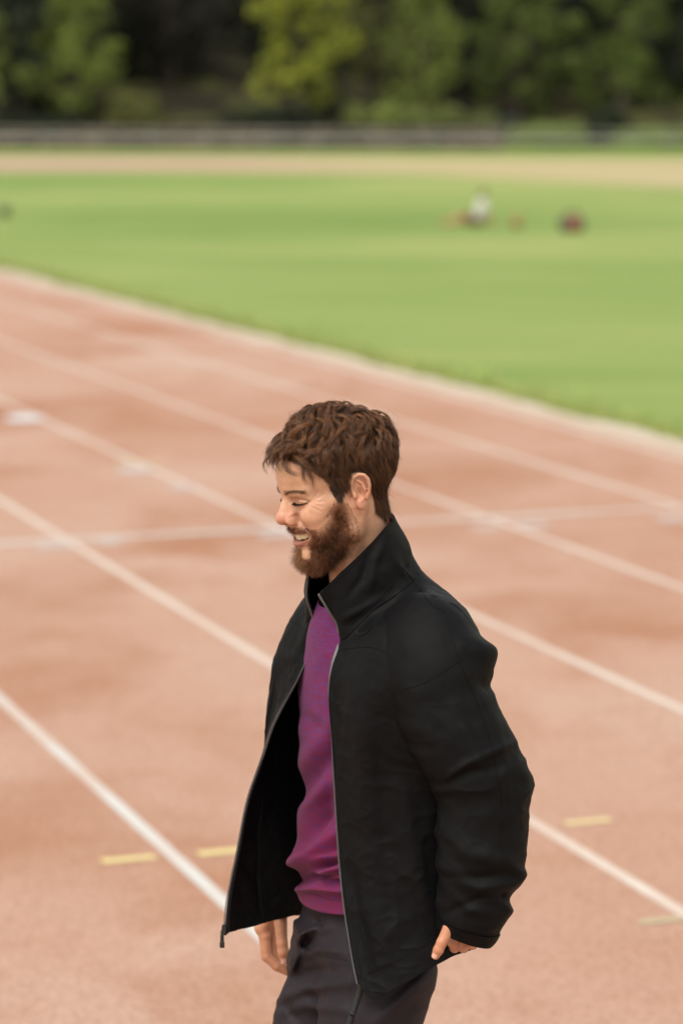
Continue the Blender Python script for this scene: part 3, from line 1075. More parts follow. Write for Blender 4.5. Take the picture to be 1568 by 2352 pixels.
def make_guides(n):
    R, Nn = roots(n, scl, rs)
    f, l, u = R[:, 0], R[:, 1], R[:, 2]
    al = np.abs(l)
    top = sstep(62, 98, u)
    front = sstep(30, 72, f) * sstep(55, 78, u)
    nape = sstep(40, -20, u) * (f < 5)
    temple = sstep(80, 55, u) * sstep(18, 42, f)
    back = sstep(-35, -75, f)
    side = np.clip(sstep(30, 60, al) * (1 - top) * (1 - back), 0, 1)
    L = 36 + 20 * top + 10 * front - 16 * nape + rs.uniform(-8, 10, n)
    L = L * (1 - 0.62 * temple * (1 - front)) * (1 - 0.2 * side)
    burnz = (u < 24) & (f > -3)
    L = L * (1 + front * (rs.uniform(-0.42, 0.25, n) + 0.45 * (l > 22)))
    L = np.where(burnz, 13.0, L)
    L = L * np.where((l < 18) & (front > 0.3), 0.66, 1.0)
    K = 11
    P = np.zeros((n, K, 3)); P[:, 0] = R
    away = R - CROWN
    away /= np.linalg.norm(away, axis=1)[:, None] + 1e-6
    wob = np.stack([vnoise(R, 0.034, 31 + k) for k in range(3)], 1) + 0.6 * np.stack([vnoise(R, 0.075, 41 + k) for k in range(3)], 1)
    w_f = front[:, None] * (1 - temple[:, None])
    w_t = (top * (1 - front))[:, None]
    w_s = side[:, None]
    w_m = temple[:, None]
    w_b = np.maximum(back, nape)[:, None] * (1 - w_t)
    sg = np.where(l > -14, 1.0, -0.4)[:, None]
    flow = (w_f * (np.array([0.62, 0, 0.18]) + np.array([0, 0.85, 0]) * sg) + w_t * (0.55 * away + np.array([0.35, 0.38, 0.0])) + w_s * np.array([-0.50, 0, -0.85]) + w_m * np.array([-0.85, 0, -0.42])
            + w_b * (np.array([-0.05, 0, -1.0])) + 0.25 * away)
    flow = flow / (np.linalg.norm(flow, axis=1)[:, None] + 1e-6) + wob * (0.18 + 0.75 * top + 0.25 * front)[:, None]
    flow = np.where(burnz[:, None], np.array([-0.12, 0, -1.0]), flow)
    flow -= (flow * Nn).sum(1)[:, None] * Nn
    flow /= np.linalg.norm(flow, axis=1)[:, None]
    lift = ((0.22 + 0.62 * top + 0.85 * front - 0.1 * nape) * rs.uniform(0.5, 1.5, n) * (1 - 0.6 * temple))[:, None]
    d = Nn * lift + flow * 0.75 + rs.randn(n, 3) * 0.10
    d /= np.linalg.norm(d, axis=1)[:, None]
    hmax = 5 + 5 * top + 12 * front - 2 * nape - 2 * temple + rs.uniform(0, 9, n) * (0.15 + top) + 5 * top * vnoise(R, 0.045, 77) + 4 * top * np.exp(-((f + 8) / 22) ** 2) + 3 * sstep(-40, -80, f) * sstep(10, 60, u)
    ph = rs.uniform(0, 6.28, n)
    wdir = np.cross(flow, Nn) + 0.5 * Nn * rs.randn(n, 1) * top[:, None]
    st_ = (L / (K - 1))
    for k in range(1, K):
        s = k / (K - 1)
        x = P[:, k - 1]
        g = grad(skull, x.astype(np.float32))
        tl = flow - (flow * g).sum(1)[:, None] * g
        tl /= np.linalg.norm(tl, axis=1)[:, None] + 1e-9
        ov = skull(x.astype(np.float32))
        over = np.clip((ov - hmax * (1 - 0.45 * s * s)) / 8, -1, 1.2)
        nd = tl * (0.55 + 0.3 * s) - g * (0.62 * over)[:, None] + np.array([0, 0, -1]) * (0.14 + 0.24 * front)[:, None] * s
        nd = nd + wdir * (0.55 * np.sin(ph + s * 6.0) * (0.2 + 0.8 * np.maximum(top, front)))[:, None]
        d = 0.62 * d + 0.5 * nd
        d /= np.linalg.norm(d, axis=1)[:, None]
        y = x + d * st_[:, None]
        o2 = skull(y.astype(np.float32))
        fix = np.maximum(0, 1.2 - o2)
        P[:, k] = y + g * fix[:, None]
    return R, Nn, P, hmax


NG = 900
gR, gN, gP, gH = make_guides(NG)


def children(n, clump=0.62):
    R, Nn = roots(n, scl, rs)
    kp = rs.rand(n) < 0.12 + 0.88 * np.clip((hairline_d(R) + 2 * vnoise(R, 0.2, 91)) / 4.5, 0, 1)
    R, Nn = R[kp], Nn[kp]
    n = len(R)
    d2 = ((R[:, None] - gR[None]) ** 2).sum(-1)
    d2 += rs.uniform(0, 60, d2.shape)
    gi = d2.argmin(1)
    K = gP.shape[1]
    s = np.linspace(0, 1, K)[None, :, None]
    off = (R - gR[gi])[:, None]
    sp = rs.uniform(0.0, 0.55, (n, 1, 1))
    P = gP[gi] + off * (1 - clump * np.minimum(1, s * 1.35) ** 0.8 * (1 - sp))
    lenf = rs.uniform(0.72, 1.06, (n, 1, 1))
    base = P[:, :1]
    # shorten by resampling along the strand
    idx = np.clip(np.linspace(0, 1, K)[None] * np.minimum(lenf[..., 0], 1) * (K - 1), 0, K - 1.001)
    i0 = idx.astype(int); fr_ = (idx - i0)[..., None]
    r = np.arange(n)[:, None]
    P = P[r, i0] * (1 - fr_) + P[r, i0 + 1] * fr_
    nz = np.stack([vnoise(P + rs.uniform(0, 50, (n, 1, 3)), 0.09, 51 + k) for k in range(3)], -1)
    fz = rs.gamma(1.1, 1.3, (n, 1, 1)) * np.where(rs.rand(n, 1, 1) < 0.06, 3.2, 1.0)
    P = P + nz * fz * s * 1.6
    o = skull(P.reshape(-1, 3).astype(np.float32)).reshape(n, K)
    return R, P, gi


NH = 36000
cR, cP, cg_ = children(NH)
NH = len(cP)
ok_ = sd_ear(cP.reshape(-1, 3).astype(np.float32)).reshape(NH, -1).min(1) > 0.8
cR, cP, cg_ = cR[ok_], cP[ok_], cg_[ok_]
NH = len(cP)
gtone = rs.uniform(0, 1, NG)
tone = np.clip(0.45 * gtone[cg_] ** 1.5 + 0.6 * rs.rand(NH) ** 2.6, 0, 1)[:, None]
hcol = (1 - tone) * np.array([0.022, 0.0088, 0.0042]) + tone * np.array([0.30, 0.128, 0.050])
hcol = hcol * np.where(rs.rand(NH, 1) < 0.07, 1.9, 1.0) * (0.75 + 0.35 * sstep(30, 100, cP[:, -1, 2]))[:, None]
K = cP.shape[1]
Wd = np.linspace(1, 0.35, K)[None] * rs.uniform(0.12, 0.26, (NH, 1)) * 0.001
hair = strands("hair", W0(h2w(cP)), Wd, hcol, M_hair, man)


sbR, sbN = roots(1500, brn, rs)
fe_ = sbR[:, 0] - np.interp(sbR[:, 2], [-4, 10, 28], [28, 31, 34])
kp_ = rs.rand(1500) < np.clip(0.85 - fe_ / 7, 0.04, 0.85)
sbR, sbN = sbR[kp_], sbN[kp_]
NSB = len(sbR)
dS = sbN * 0.25 + np.array([-0.10, 0, -1.0]) + rs.randn(NSB, 3) * 0.16
dS /= np.linalg.norm(dS, axis=1)[:, None]
Ls = rs.uniform(7, 14, (NSB, 1)) * (0.6 + 0.4 * sstep(-4, 14, sbR[:, 2]))[:, None]
sP = np.stack([sbR + dS * Ls * t + sbN * 1.2 * math.sin(2.5 * t) for t in np.linspace(0, 1, 5)], 1)
ok_ = sd_ear(sP.reshape(-1, 3).astype(np.float32)).reshape(NSB, -1).min(1) > 0.8
sP = sP[ok_]
for sg_ in (1, -1):
    q_ = sP[sP[:, 0, 1] * sg_ > 0]
    strands("sideburn", W0(h2w(q_)), np.tile(np.linspace(0.22, 0.09, 5) * 0.001, (len(q_), 1)), np.array([0.05, 0.021, 0.010]) * rs.uniform(0.5, 1.6, (len(q_), 1)), M_hair, hair)


# soft mass under the strands
def sd_cap(p):
    d = skull(p)
    u = p[:, 2]
    th = 4.0 + 5 * sstep(55, 105, u) + 3.0 * sstep(-40, -85, p[:, 0]) * sstep(0, 50, u) + 1.8 * vnoise(p, 0.07, 71) + 1.0 * vnoise(p, 0.16, 72)
    th = np.where(u < 30, 2.2, th) + 0 * u
    d = d - th * 0.8
    poly = [(78, 84), (64, 70), (48, 54), (36, 40), (26, 34), (8, 36), (-28, 34), (-40, 10), (-44, -20), (-42, -46), (-60, -52), (-140, -52), (-140, 190), (90, 190)]
    # distance-like cut by the outline seen from the side
    q = np.array(poly, np.float32)
    a = q; b = np.roll(q, -1, 0)
    pt = p[:, [0, 2]]
    dm = np.full(len(p), 1e9, np.float32)
    for i in range(len(q)):
        ab = b[i] - a[i]
        t = np.clip(((pt - a[i]) @ ab) / (ab @ ab), 0, 1)
        e = pt - a[i] - t[:, None] * ab
        dm = np.minimum(dm, (e * e).sum(1))
    dm = np.sqrt(dm) * np.where(in_poly(p[:, 0], p[:, 2], poly), -1, 1)
    return smax(d, dm, 6)


M_under, nt, p = new_mat('hair_under', 0.85, (0.03, 0.015, 0.009), 0.1)
cv_, cf_ = nets(sd_cap, (-130, -100, -70), (110, 100, 165), 3.0)
hm = mesh_np("hair_underlayer", W0(h2w(cv_)), cf_, M_under, hair, True)

# ------------------------------------------------------------------ beard
NB = 15000
bR, bN = roots(NB, bm, rs)


def edge_dist(P):
    q = np.array(BEARD); best = np.full(len(P), 1e9)
    for i in list(range(0, 5)) + list(range(11, len(q))):
        a_, b_ = q[i], q[(i + 1) % len(q)]
        ab = b_ - a_
        t = np.clip(((P[:, [0, 2]] - a_) @ ab) / (ab @ ab), 0, 1)
        best = np.minimum(best, np.linalg.norm(P[:, [0, 2]] - a_ - t[:, None] * ab, axis=1))
    return best


ed = edge_dist(bR)
keep = (rs.rand(NB) < 0.10 + 0.9 * sstep(0, 13, ed + 4 * vnoise(bR, 0.12, 9))) | (bR[:, 0] > 78)
bR, bN, ed = bR[keep], bN[keep], ed[keep]
NB = len(bR)
f, l, u = bR[:, 0], np.abs(bR[:, 1]), bR[:, 2]
chin = sstep(-72, -96, u) * sstep(40, 75, f)
mous = ((u > -48) & (f > 66)).astype(float)
burn = sstep(-45, -10, u) * (f < 46)
corner = np.exp(-(((l - 37) / 7) ** 2 + ((u + 48) / 9) ** 2)) * (f > 58)
Lb = (9.5 + 6.5 * chin + 4 * sstep(-40, -80, u) - 2.5 * burn - 1.5 * mous + rs.uniform(-3, 3, NB)) * (0.55 + 0.45 * sstep(0, 10, ed)) * (1 - 0.45 * corner)
dirb = bN * 0.85 + np.array([0.06, 0, -0.75]) + rs.randn(NB, 3) * 0.34
dirb[:, 0] += 0.12 * chin
dirb += mous[:, None] * (np.stack([0.05 + 0 * l, 0.95 * np.sign(bR[:, 1]) * np.minimum(1, l / 12), 0.05 + 0 * l], 1))
dirb += corner[:, None] * np.stack([-0.6 + 0 * l, 0.8 * np.sign(bR[:, 1]), 0 * l], 1)
dirb /= np.linalg.norm(dirb, axis=1)[:, None]
KB = 6
bP = np.zeros((NB, KB, 3)); bP[:, 0] = bR - bN * 0.5
d = dirb.copy()
cur = rs.randn(NB, 3) * 1.2
for k in range(1, KB):
    d = d + 0.18 * cur + np.array([0, 0, -0.10]) + 0.18 * rs.randn(NB, 3) - 0.05 * bN * (burn[:, None] + 0.4)
    d /= np.linalg.norm(d, axis=1)[:, None]
    bP[:, k] = bP[:, k - 1] + d * (Lb / (KB - 1))[:, None]
tb = np.clip(rs.rand(NB, 1) ** 1.4 + 0.25 * vnoise(bR, 0.08, 14)[:, None], 0, 1)
bcol = (1 - tb) * np.array([0.028, 0.0105, 0.005]) + tb * np.array([0.34, 0.118, 0.036])
gold = np.clip(np.exp(-((l - 3) / 9) ** 2) * sstep(-72, -79, u) * sstep(-106, -88, u) * (f > 78) * rs.uniform(0.3, 1.2, NB), 0, 1)[:, None]
bcol = bcol * (1 - gold) + np.array([0.36, 0.19, 0.075]) * gold
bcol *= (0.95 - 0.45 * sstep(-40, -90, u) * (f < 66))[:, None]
Wb = np.linspace(1, 0.4, KB)[None] * rs.uniform(0.13, 0.26, (NB, 1)) * 0.001
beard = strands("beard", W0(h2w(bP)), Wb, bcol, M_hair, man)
# stubble where the beard thins out on the cheek and the throat
stub = in_poly(hv[:, 0], hv[:, 2], [(38, 2), (30, 0), (14, -10), (4, -42), (2, -80), (20, -110), (60, -112), (40, -95), (30, -60), (44, -22), (60, -26), (76, -34), (70, -28), (56, -20), (44, -8)]) & ~bm & (np.abs(hv[:, 1]) > 20)
tR_, tN_ = roots(1700, stub, rs)
dT = tN_ * 0.5 + np.array([0.1, 0, -0.7]) + rs.randn(1700, 3) * 0.4
dT /= np.linalg.norm(dT, axis=1)[:, None]
LT = rs.uniform(1.5, 5.5, (1700, 1))
tP = np.stack([tR_ + dT * LT * t for t in (0, .35, .7, 1)], 1)
strands("stubble", W0(h2w(tP)), np.tile(np.linspace(0.11, 0.05, 4) * 0.001, (1700, 1)), np.array([0.16, 0.06, 0.024]) * rs.uniform(0.4, 1.4, (1700, 1)), M_hair, beard)

# ------------------------------------------------------------------ eyebrows, lashes
for sgn in (1, -1):
    nbw = 180
    t = rs.rand(nbw)
    pf = np.stack([97 - 24 * t ** 1.5, sgn * (9 + 38 * t), 22.5 + 4.0 * np.sin(t * 2.4) + rs.uniform(-3.8, 3.8, nbw) * (1 - 0.5 * t)], 1)
    x = pf.astype(np.float32)
    for _ in range(6):
        x = x - sd_head(x, False)[:, None] * grad(lambda q: sd_head(q, False), x)
    g = grad(lambda q: sd_head(q, False), x)
    dd = np.stack([-0.35 - 0.5 * t, sgn * (0.75 + 0 * t), 0.35 - 0.5 * t], 1) + 0.25 * g + 0.15 * rs.randn(nbw, 3)
    dd /= np.linalg.norm(dd, axis=1)[:, None]
    bp = np.stack([x + dd * (s * 8.5) + g * (0.2 + 0.8 * math.sin(2.6 * s)) for s in np.linspace(0, 1, 4)], 1)
    cc = np.tile([0.13, 0.062, 0.030], (nbw, 1)) * rs.uniform(0.5, 1.4, (nbw, 1))
    strands("eyebrow", W0(h2w(bp)), np.tile(np.linspace(0.16, 0.07, 4) * 0.001, (nbw, 1)), cc, M_hair, man)
    nl_ = 110
    t = np.linspace(0, 1, nl_)
    x = np.stack([np.interp(t, [0, .3, .6, .85, 1], [85, 85.5, 83, 77, 72]), sgn * np.interp(t, [0, .3, .6, .85, 1], [19, 26, 34, 42, 46]), np.interp(t, [0, .3, .6, .85, 1], [6.6, 5.2, 4.6, 5.3, 6.4])], 1)
    dd = np.stack([0.8 - 0.3 * t, sgn * (0.1 + 0.6 * t), -0.45 + 0 * t], 1) + 0.12 * rs.randn(nl_, 3)
    dd /= np.linalg.norm(dd, axis=1)[:, None]
    lp = np.stack([x + dd * (s * 7) + np.array([0, 0, 1.6]) * s * s for s in np.linspace(0, 1, 4)], 1)
    strands("eyelashes", W0(h2w(lp)), np.tile(np.linspace(0.34, 0.12, 4) * 0.001, (nl_, 1)), np.tile([0.015, 0.009, 0.006], (nl_, 1)), M_hair, man)

# ------------------------------------------------------------------ teeth
tooth_w = [8.6, 6.9, 7.8, 7.0, 7.0, 8.0]
tpos, acc_ = [], 0.0
for tw in tooth_w:
    tpos.append((acc_ + tw / 2, tw)); acc_ += tw
def tooth_mesh(tw, th):
    nu, nv = 8, 7
    V = []
    for j in range(nv + 1):
        v = j / nv
        for i in range(nu):
            an = 2 * math.pi * i / nu
            wtap = (0.78 + 0.22 * math.sin(min(1, v * 1.4) * math.pi / 2)) * (1 if v < 0.86 else 0.86)
            x = math.copysign(abs(math.cos(an)) ** 0.6, math.cos(an)) * tw / 2 * 0.96 * wtap
            y = math.copysign(abs(math.sin(an)) ** 0.6, math.sin(an)) * (2.9 - 1.5 * v)
            V.append((y - 1.0 * v * v, x, -v * th))
    F = [(j * nu + i, j * nu + (i + 1) % nu, (j + 1) * nu + (i + 1) % nu, (j + 1) * nu + i) for j in range(nv) for i in range(nu)]
    V.append((-1.0, 0, -th * 1.03)); c_ = len(V) - 1
    tri = [(nv * nu + i, nv * nu + (i + 1) % nu, c_) for i in range(nu)]
    return np.array(V), [np.array(F), np.array(tri)]


TEETH = []
for sg in (1, -1):
    for (s_, tw), th in zip(tpos, (12.8, 11.6, 12.4, 11.0, 10.4, 9.6)):
        l0 = 31 * math.tanh(s_ / 31 * 0.98)
        f0 = 87.5 - 0.0165 * l0 * l0 - 0.00001 * l0 ** 4
        sl = math.atan(-0.033 * l0 - 0.00004 * l0 ** 3)
        V, F = tooth_mesh(tw, th)
        c_, n_ = math.cos(sl), math.sin(sl)
        x = V[:, 0] * c_ - V[:, 1] * n_ * -1
        y = V[:, 1] * c_ - V[:, 0] * n_
        x = V[:, 0] * c_ + V[:, 1] * n_
        P = np.stack([x + f0, (y + l0), V[:, 2] - 48.5 + 0.10 * abs(l0)], 1)
        P[:, 1] *= sg
        if sg < 0: F = [q[:, ::-1] for q in F]
        TEETH.append((P, F))
# ------------------------------------------------------------------ the man: body, hands, clothes (metres about his base)
PSI_T = rad(30)
ct_, st_t = math.cos(PSI_T), math.sin(PSI_T)


def T(f, l, z): return np.array([-f * ct_ + l * st_t, -f * st_t - l * ct_, z])


def to_t(P):
    P = np.asarray(P)
    return np.stack([-P[..., 0] * ct_ - P[..., 1] * st_t, P[..., 0] * st_t - P[..., 1] * ct_, P[..., 2]], -1)


def DM(x, y, Y): return D(x, y, Y) - MANLOC


def projM(P): return proj(np.asarray(P) + MANLOC)


def z_at(y, f, l):
    """height of the point (f, l) of the torso frame seen at picture height y"""
    q = T(f, l, 0)
    Y = q[1] + MANLOC[1]
    return D(784, y, Y)[2]


def f_at(x, l, Y=None):
    """forward distance so that (f, l) is seen at picture column x"""
    f = 0.1
    for _ in range(8):
        q = T(f, l, 1.2)
        px = projM(q)[0]
        f += (px - x) / 1388 / ct_
    return f


def crom(A, n, closed=False):
    """Catmull-Rom resampling along axis 0"""
    A = np.asarray(A, float)
    m = len(A)
    if closed:
        t = np.arange(n) / n * m
    else:
        t = np.linspace(0, m - 1, n)
    i = np.floor(t).astype(int)
    if not closed: i = np.minimum(i, m - 2)
    u = (t - i).reshape((-1,) + (1,) * (A.ndim - 1))
    def g(k):
        if closed: return A[k % m]
        lo = k < 0; hi = k > m - 1
        r = A[np.clip(k, 0, m - 1)].copy()
        if lo.any(): r[lo] = 2 * A[0] - A[1]
        if hi.any(): r[hi] = 2 * A[-1] - A[-2]
        return r
    p0, p1, p2, p3 = g(i - 1), g(i), g(i + 1), g(i + 2)
    return 0.5 * (2 * p1 + (p2 - p0) * u + (2 * p0 - 5 * p1 + 4 * p2 - p3) * u ** 2 + (3 * p1 - p0 - 3 * p2 + p3) * u ** 3)


def grid_normals(Gd, closed=False):
    if closed:
        du = np.roll(Gd, -1, 1) - np.roll(Gd, 1, 1)
    else:
        du = np.gradient(Gd, axis=1)
    dv = np.gradient(Gd, axis=0)
    n = np.cross(du, dv)
    return n / (np.linalg.norm(n, axis=-1)[..., None] + 1e-12)


def fold_disp(x, y, folds):
    """sum of soft ridges along polylines; x, y picture coordinates of the cloth points"""
    r = np.zeros(x.shape)
    for pts, amp, w in folds:
        e, fd_ = pl_dist(x.ravel(), y.ravel(), pts)
        r += (amp * np.exp(-(e / w) ** 2) * fd_).reshape(x.shape)
    return r


def sheet(name, Gd, t, mat, parent, closed=False, flip=False, inner=None, outn=None):
    """cloth of real thickness from a grid of points"""
    R, C = Gd.shape[:2]
    n = grid_normals(Gd, closed) if outn is None else outn
    if flip: n = -n
    A = Gd.reshape(-1, 3); B = (Gd - n * t).reshape(-1, 3)
    idx = np.arange(R * C).reshape(R, C)
    nxt = np.roll(idx, -1, 1) if closed else None
    if closed:
        q = np.stack([idx[:-1], nxt[:-1], nxt[1:], idx[1:]], -1).reshape(-1, 4)
    else:
        q = np.stack([idx[:-1, :-1], idx[:-1, 1:], idx[1:, 1:], idx[1:, :-1]], -1).reshape(-1, 4)
    N0 = R * C
    F = [q if not flip else q[:, ::-1], (q[:, ::-1] if not flip else q) + N0]
    rims = [idx[0], idx[-1]] if closed else [idx[0], idx[-1], idx[:, 0], idx[:, -1]]
    for rm in rims:
        a, b = (rm, np.roll(rm, -1)) if closed else (rm[:-1], rm[1:])
        F.append(np.stack([a, b, b + N0, a + N0], 1))
    F = np.concatenate(F)
    return mesh_np(name, np.concatenate([A, B]), F, mat, parent)


# ---- skin below the neck: torso, arms and legs (mostly under the clothes), and the two hands in detail
L_EL, L_WR = to_t(DM(1106, 1790, 4.40)), to_t(DM(1072, 2080, 4.395))
R_EL, R_WR = np.array([-0.05, -0.275, 1.13]), to_t(DM(655, 2050, 4.785))


def sd_body(p):
    d = ell(p, (0.0, 0, 1.30), (.098, .150, .19))
    d = smin(d, ell(p, (0, 0, 1.08), (.090, .135, .17)), .05)
    d = smin(d, ell(p, (.02, 0, .94), (.085, .138, .11)), .05)
    m = mir(p)
    d = smin(d, cap(m, (.0, .05, 1.47), (-.01, .165, 1.42), .05, .055), .04)
    d = smin(d, cap(p, (0.005, 0, 1.40), (0.02, 0, 1.52), .06, .05), .04)
    for sgn, el, wr in ((1, L_EL, L_WR), (-1, R_EL, R_WR)):
        d = smin(d, cap(p, (-.01, .185 * sgn, 1.41), el, .050, .040), .03)
        d = smin(d, cap(p, el, wr, .041, .027), .01)
    for sgn, kf, af in ((1, .150, .03), (-1, .150, .10)):
        d = smin(d, cap(p, (.040, .076 * sgn, .88), (kf, .090 * sgn, .50), .072, .055), .03)
        d = smin(d, cap(p, (kf, .090 * sgn, .50), (af, .10 * sgn, .09), .054, .036), .02)
        d = smin(d, cap(p, (af - .02, .10 * sgn, .055), (af + .14, .115 * sgn, .045), .036, .030), .02)
    return d


bv, bf = nets(sd_body, (-.26, -.42, -.02), (.36, .42, 1.58), .008)
bv = np.stack([-bv[:, 0] * ct_ + bv[:, 1] * st_t, -bv[:, 0] * st_t - bv[:, 1] * ct_, bv[:, 2]], 1)
bf = bf[:, :]


def zr(x, y, dY):       # right hand
    return DM((680 + x * .1148) * .816667, (2560 + y * .1148) * .816667, 4.775 + dY) * 1000


def zl(x, y, dY):       # left hand
    return DM((1180 + x * .17857) * .816667, (2480 + y * .17857) * .816667, 4.385 + dY) * 1000


TOM = lambda q: (np.array([-q[0] * ct_ + q[1] * st_t, -q[0] * st_t - q[1] * ct_, q[2]]) * 1000)
RH = dict(
    index=([zr(480, 430, .004), zr(560, 640, .0), zr(610, 1130, -.006), zr(860, 1370, -.010), zr(1095, 1500, -.010)], [10.5, 10.2, 9.6, 8.6, 7.2]),
    middle=([zr(640, 430, .016), zr(700, 650, .014), zr(790, 1050, .008), zr(990, 1370, .004), zr(1150, 1330, -.002)], [10.5, 9.6, 9.2, 8.4, 7.2]),
    ring=([zr(760, 430, .028), zr(820, 640, .026), zr(900, 960, .022), zr(1060, 1240, .016), zr(1150, 1240, .008)], [10, 9.2, 8.8, 8, 7]),
    little=([zr(880, 420, .040), zr(930, 600, .038), zr(1010, 850, .034), zr(1100, 1060, .028)], [9, 8.2, 7.6, 6.4]),
    thumb=([zr(910, -80, -.004), zr(950, 330, -.020), zr(985, 800, -.030), zr(1010, 1030, -.032), zr(1035, 1225, -.030)], [13, 11.5, 9.8, 9.9, 8.0]))
LH = dict(
    index=([zl(640, 700, -.004), zl(520, 960, -.006), zl(545, 1040, .012), zl(640, 985, .022)], [9.5, 8.8, 8.0, 6.8]),
    middle=([zl(740, 720, .006), zl(640, 1005, .004), zl(690, 1040, .022), zl(760, 960, .030)], [9.5, 9.0, 8.2, 7]),
    ring=([zl(830, 720, .016), zl(770, 960, .014), zl(830, 995, .030), zl(870, 930, .038)], [9.2, 8.4, 7.6, 6.6]),
    little=([zl(900, 720, .028), zl(850, 930, .026), zl(885, 960, .038)], [8, 7.4, 6.6]),
    thumb=([zl(560, 560, -.012), zl(460, 730, -.026), zl(345, 955, -.034), zl(290, 1075, -.035), zl(248, 1160, -.034)], [12, 10.2, 8.6, 8.4, 6.9]))
WR_R, WR_L = TOM(R_WR), TOM(L_WR)


def sd_hand(Hd, wr, el):
    wr = np.array(wr); el = np.array(el)

    def fn(p):
        d = None
        for k, (pts, rr) in Hd.items():
            e = None
            for i in range(len(pts) - 1):
                g = cap(p, pts[i], pts[i + 1], rr[i], rr[i + 1])
                e = g if e is None else smin(e, g, 2.5)
            if k == 'thumb':
                th = e
                d = smin(d, e, 2.5)
            else:
                d = e if d is None else smin(d, e, 1.8)
        pal = None
        for k in ('index', 'middle', 'ring', 'little'):
            q = cap(p, wr, Hd[k][0][0], 17, 12)
            pal = q if pal is None else smin(pal, q, 8)
        pal = smin(pal, cap(p, wr, Hd['thumb'][0][0], 16, 14), 8)
        pal = smin(pal, cap(p, el + (wr - el) * 0.45, wr, 34, 25), 12)
        return smin(d, pal, 6)
    return fn


def hand_mesh(Hd, wr, el):
    fn = sd_hand(Hd, wr, el)
    al = np.array([q for pts, _ in Hd.values() for q in pts] + [np.array(wr)])
    return nets(fn, al.min(0) - 40, al.max(0) + 40, 1.5)


rv, rf = hand_mesh(RH, WR_R, TOM(R_EL))
lv, lf = hand_mesh(LH, WR_L, TOM(L_EL))


def hand_col(v, Hd):
    c = np.tile(np.array([0.47, 0.225, 0.125]), (len(v), 1))
    kn = np.zeros(len(v))
    for k, (pts, rr) in Hd.items():
        for q in pts[1:]:
            kn = np.maximum(kn, np.exp(-((v - q) ** 2).sum(1) / 13 ** 2))
    kn = kn[:, None] * 0.55
    return (c * (1 - kn) + np.array([0.46, 0.18, 0.105]) * kn) * (1 + 0.05 * vnoise(v, 0.1, 3))[:, None]


allV = np.concatenate([W0(h2w(hv)), bv, rv / 1000, lv / 1000])
o1, o2, o3 = len(hv), len(hv) + len(bv), len(hv) + len(bv) + len(rv)
allF = np.concatenate([hf, bf + o1, rf + o2, lf + o3])
allC = np.concatenate([hc, np.tile(SKIN, (len(bv), 1)), hand_col(rv, RH), hand_col(lv, LH)])
body = mesh_np("body", allV, allF, M_skin, man, True, {"Col": allC})
for P, F in TEETH: mesh_np("tooth", W0(h2w(P)), F, M_tooth, body)

M_nail, nt, p = new_mat("nail", 0.28, (0.60, 0.34, 0.25))


def nail(Hd, rad_, w_, L_, name="thumb_nail"):
    a, b = Hd['thumb'][0][-2], Hd['thumb'][0][-1]
    ax = (b - a) / np.linalg.norm(b - a)
    cdir = np.array([0, 0, CAM_H]) - MANLOC - b / 1000
    cdir /= np.linalg.norm(cdir)
    cdir = cdir + np.array([-0.15, 0, 0.1])
    up = cdir - (cdir @ ax) * ax; up /= np.linalg.norm(up)
    sd = np.cross(ax, up)
    Gd = np.zeros((9, 9, 3))
    for i in range(9):
        for j in range(9):
            s = i / 8; t = j / 4 - 1
            wd = w_ * (0.86 + 0.14 * math.sin(math.pi * s)) * (1 if s < .8 else 1 - 1.6 * (s - .8) ** 2 * 6)
            an = t * wd / rad_
            Gd[i, j] = b + ax * (-L_ * 0.62 + s * L_) + (up * math.cos(an) + sd * math.sin(an)) * (rad_ + 0.25) * (1 - 0.08 * s * s)
    sheet(name, Gd / 1000, 0.0007, M_nail, body, flip=((np.cross(Gd[0, 1] - Gd[0, 0], Gd[1, 0] - Gd[0, 0]) @ up) < 0))


nail(RH, 8.6, 5.6, 12.0)
nail(LH, 7.4, 4.9, 10.5)

# ---- cloth materials
def weave_mat(name, col, rough, scale, strength, sheen=0.0, spec=0.3):
    m, nt, p = new_mat(name, rough, col, spec)
    c = coords(nt)
    n1 = noise(nt, coords(nt, "Object", (1, 1, 4)), scale, 2, 0.6)
    n2 = noise(nt, c, 14, 4, 0.6)
    nt.links.new(mixc(nt, 1.0, col, ramp(nt, n2, [(0.3, (0.86,) * 3), (0.7, (1.14,) * 3)]), 'MULTIPLY'), p.inputs["Base Color"])
    p.inputs["Sheen Weight"].default_value = sheen
    p.inputs["Sheen Roughness"].default_value = 0.4
    bump(nt, p, n1, strength, 0.0006)
    return m


M_jacket = weave_mat("black_softshell", (0.0040, 0.0039, 0.0043), 0.58, 900, 0.6, 0.0, 0.10)
M_lining = weave_mat("jacket_lining", (0.0050, 0.0050, 0.0055), 0.8, 700, 0.3, 0.0, 0.1)
M_trouser = weave_mat("charcoal_nylon", (0.0165, 0.0128, 0.0158), 0.58, 1100, 0.4, 0.0, 0.16)
M_zip, nt, p = new_mat("zip_teeth", 0.35, (0.095, 0.09, 0.088))
M_zip2, nt, p = new_mat("zip_metal", 0.3, (0.03, 0.03, 0.03))
M_zip2.node_tree.nodes["Principled BSDF"].inputs["Metallic"].default_value = 0.5
M_tape, nt, p = new_mat("zip_tape", 0.8, (0.011, 0.011, 0.0115))
M_shirt, nt, p = new_mat("heathered_knit", 0.75, (0.3, 0.02, 0.12), 0.25)
st1 = noise(nt, coords(nt, "Object", (42, 42, 560)), 1.0, 3, 0.7, 0.2)
st2 = noise(nt, coords(nt, "Object", (170, 170, 900)), 1.0, 2, 0.6)
big = noise(nt, coords(nt, "Object", (3, 3, 9)), 1.6, 3, 0.6)
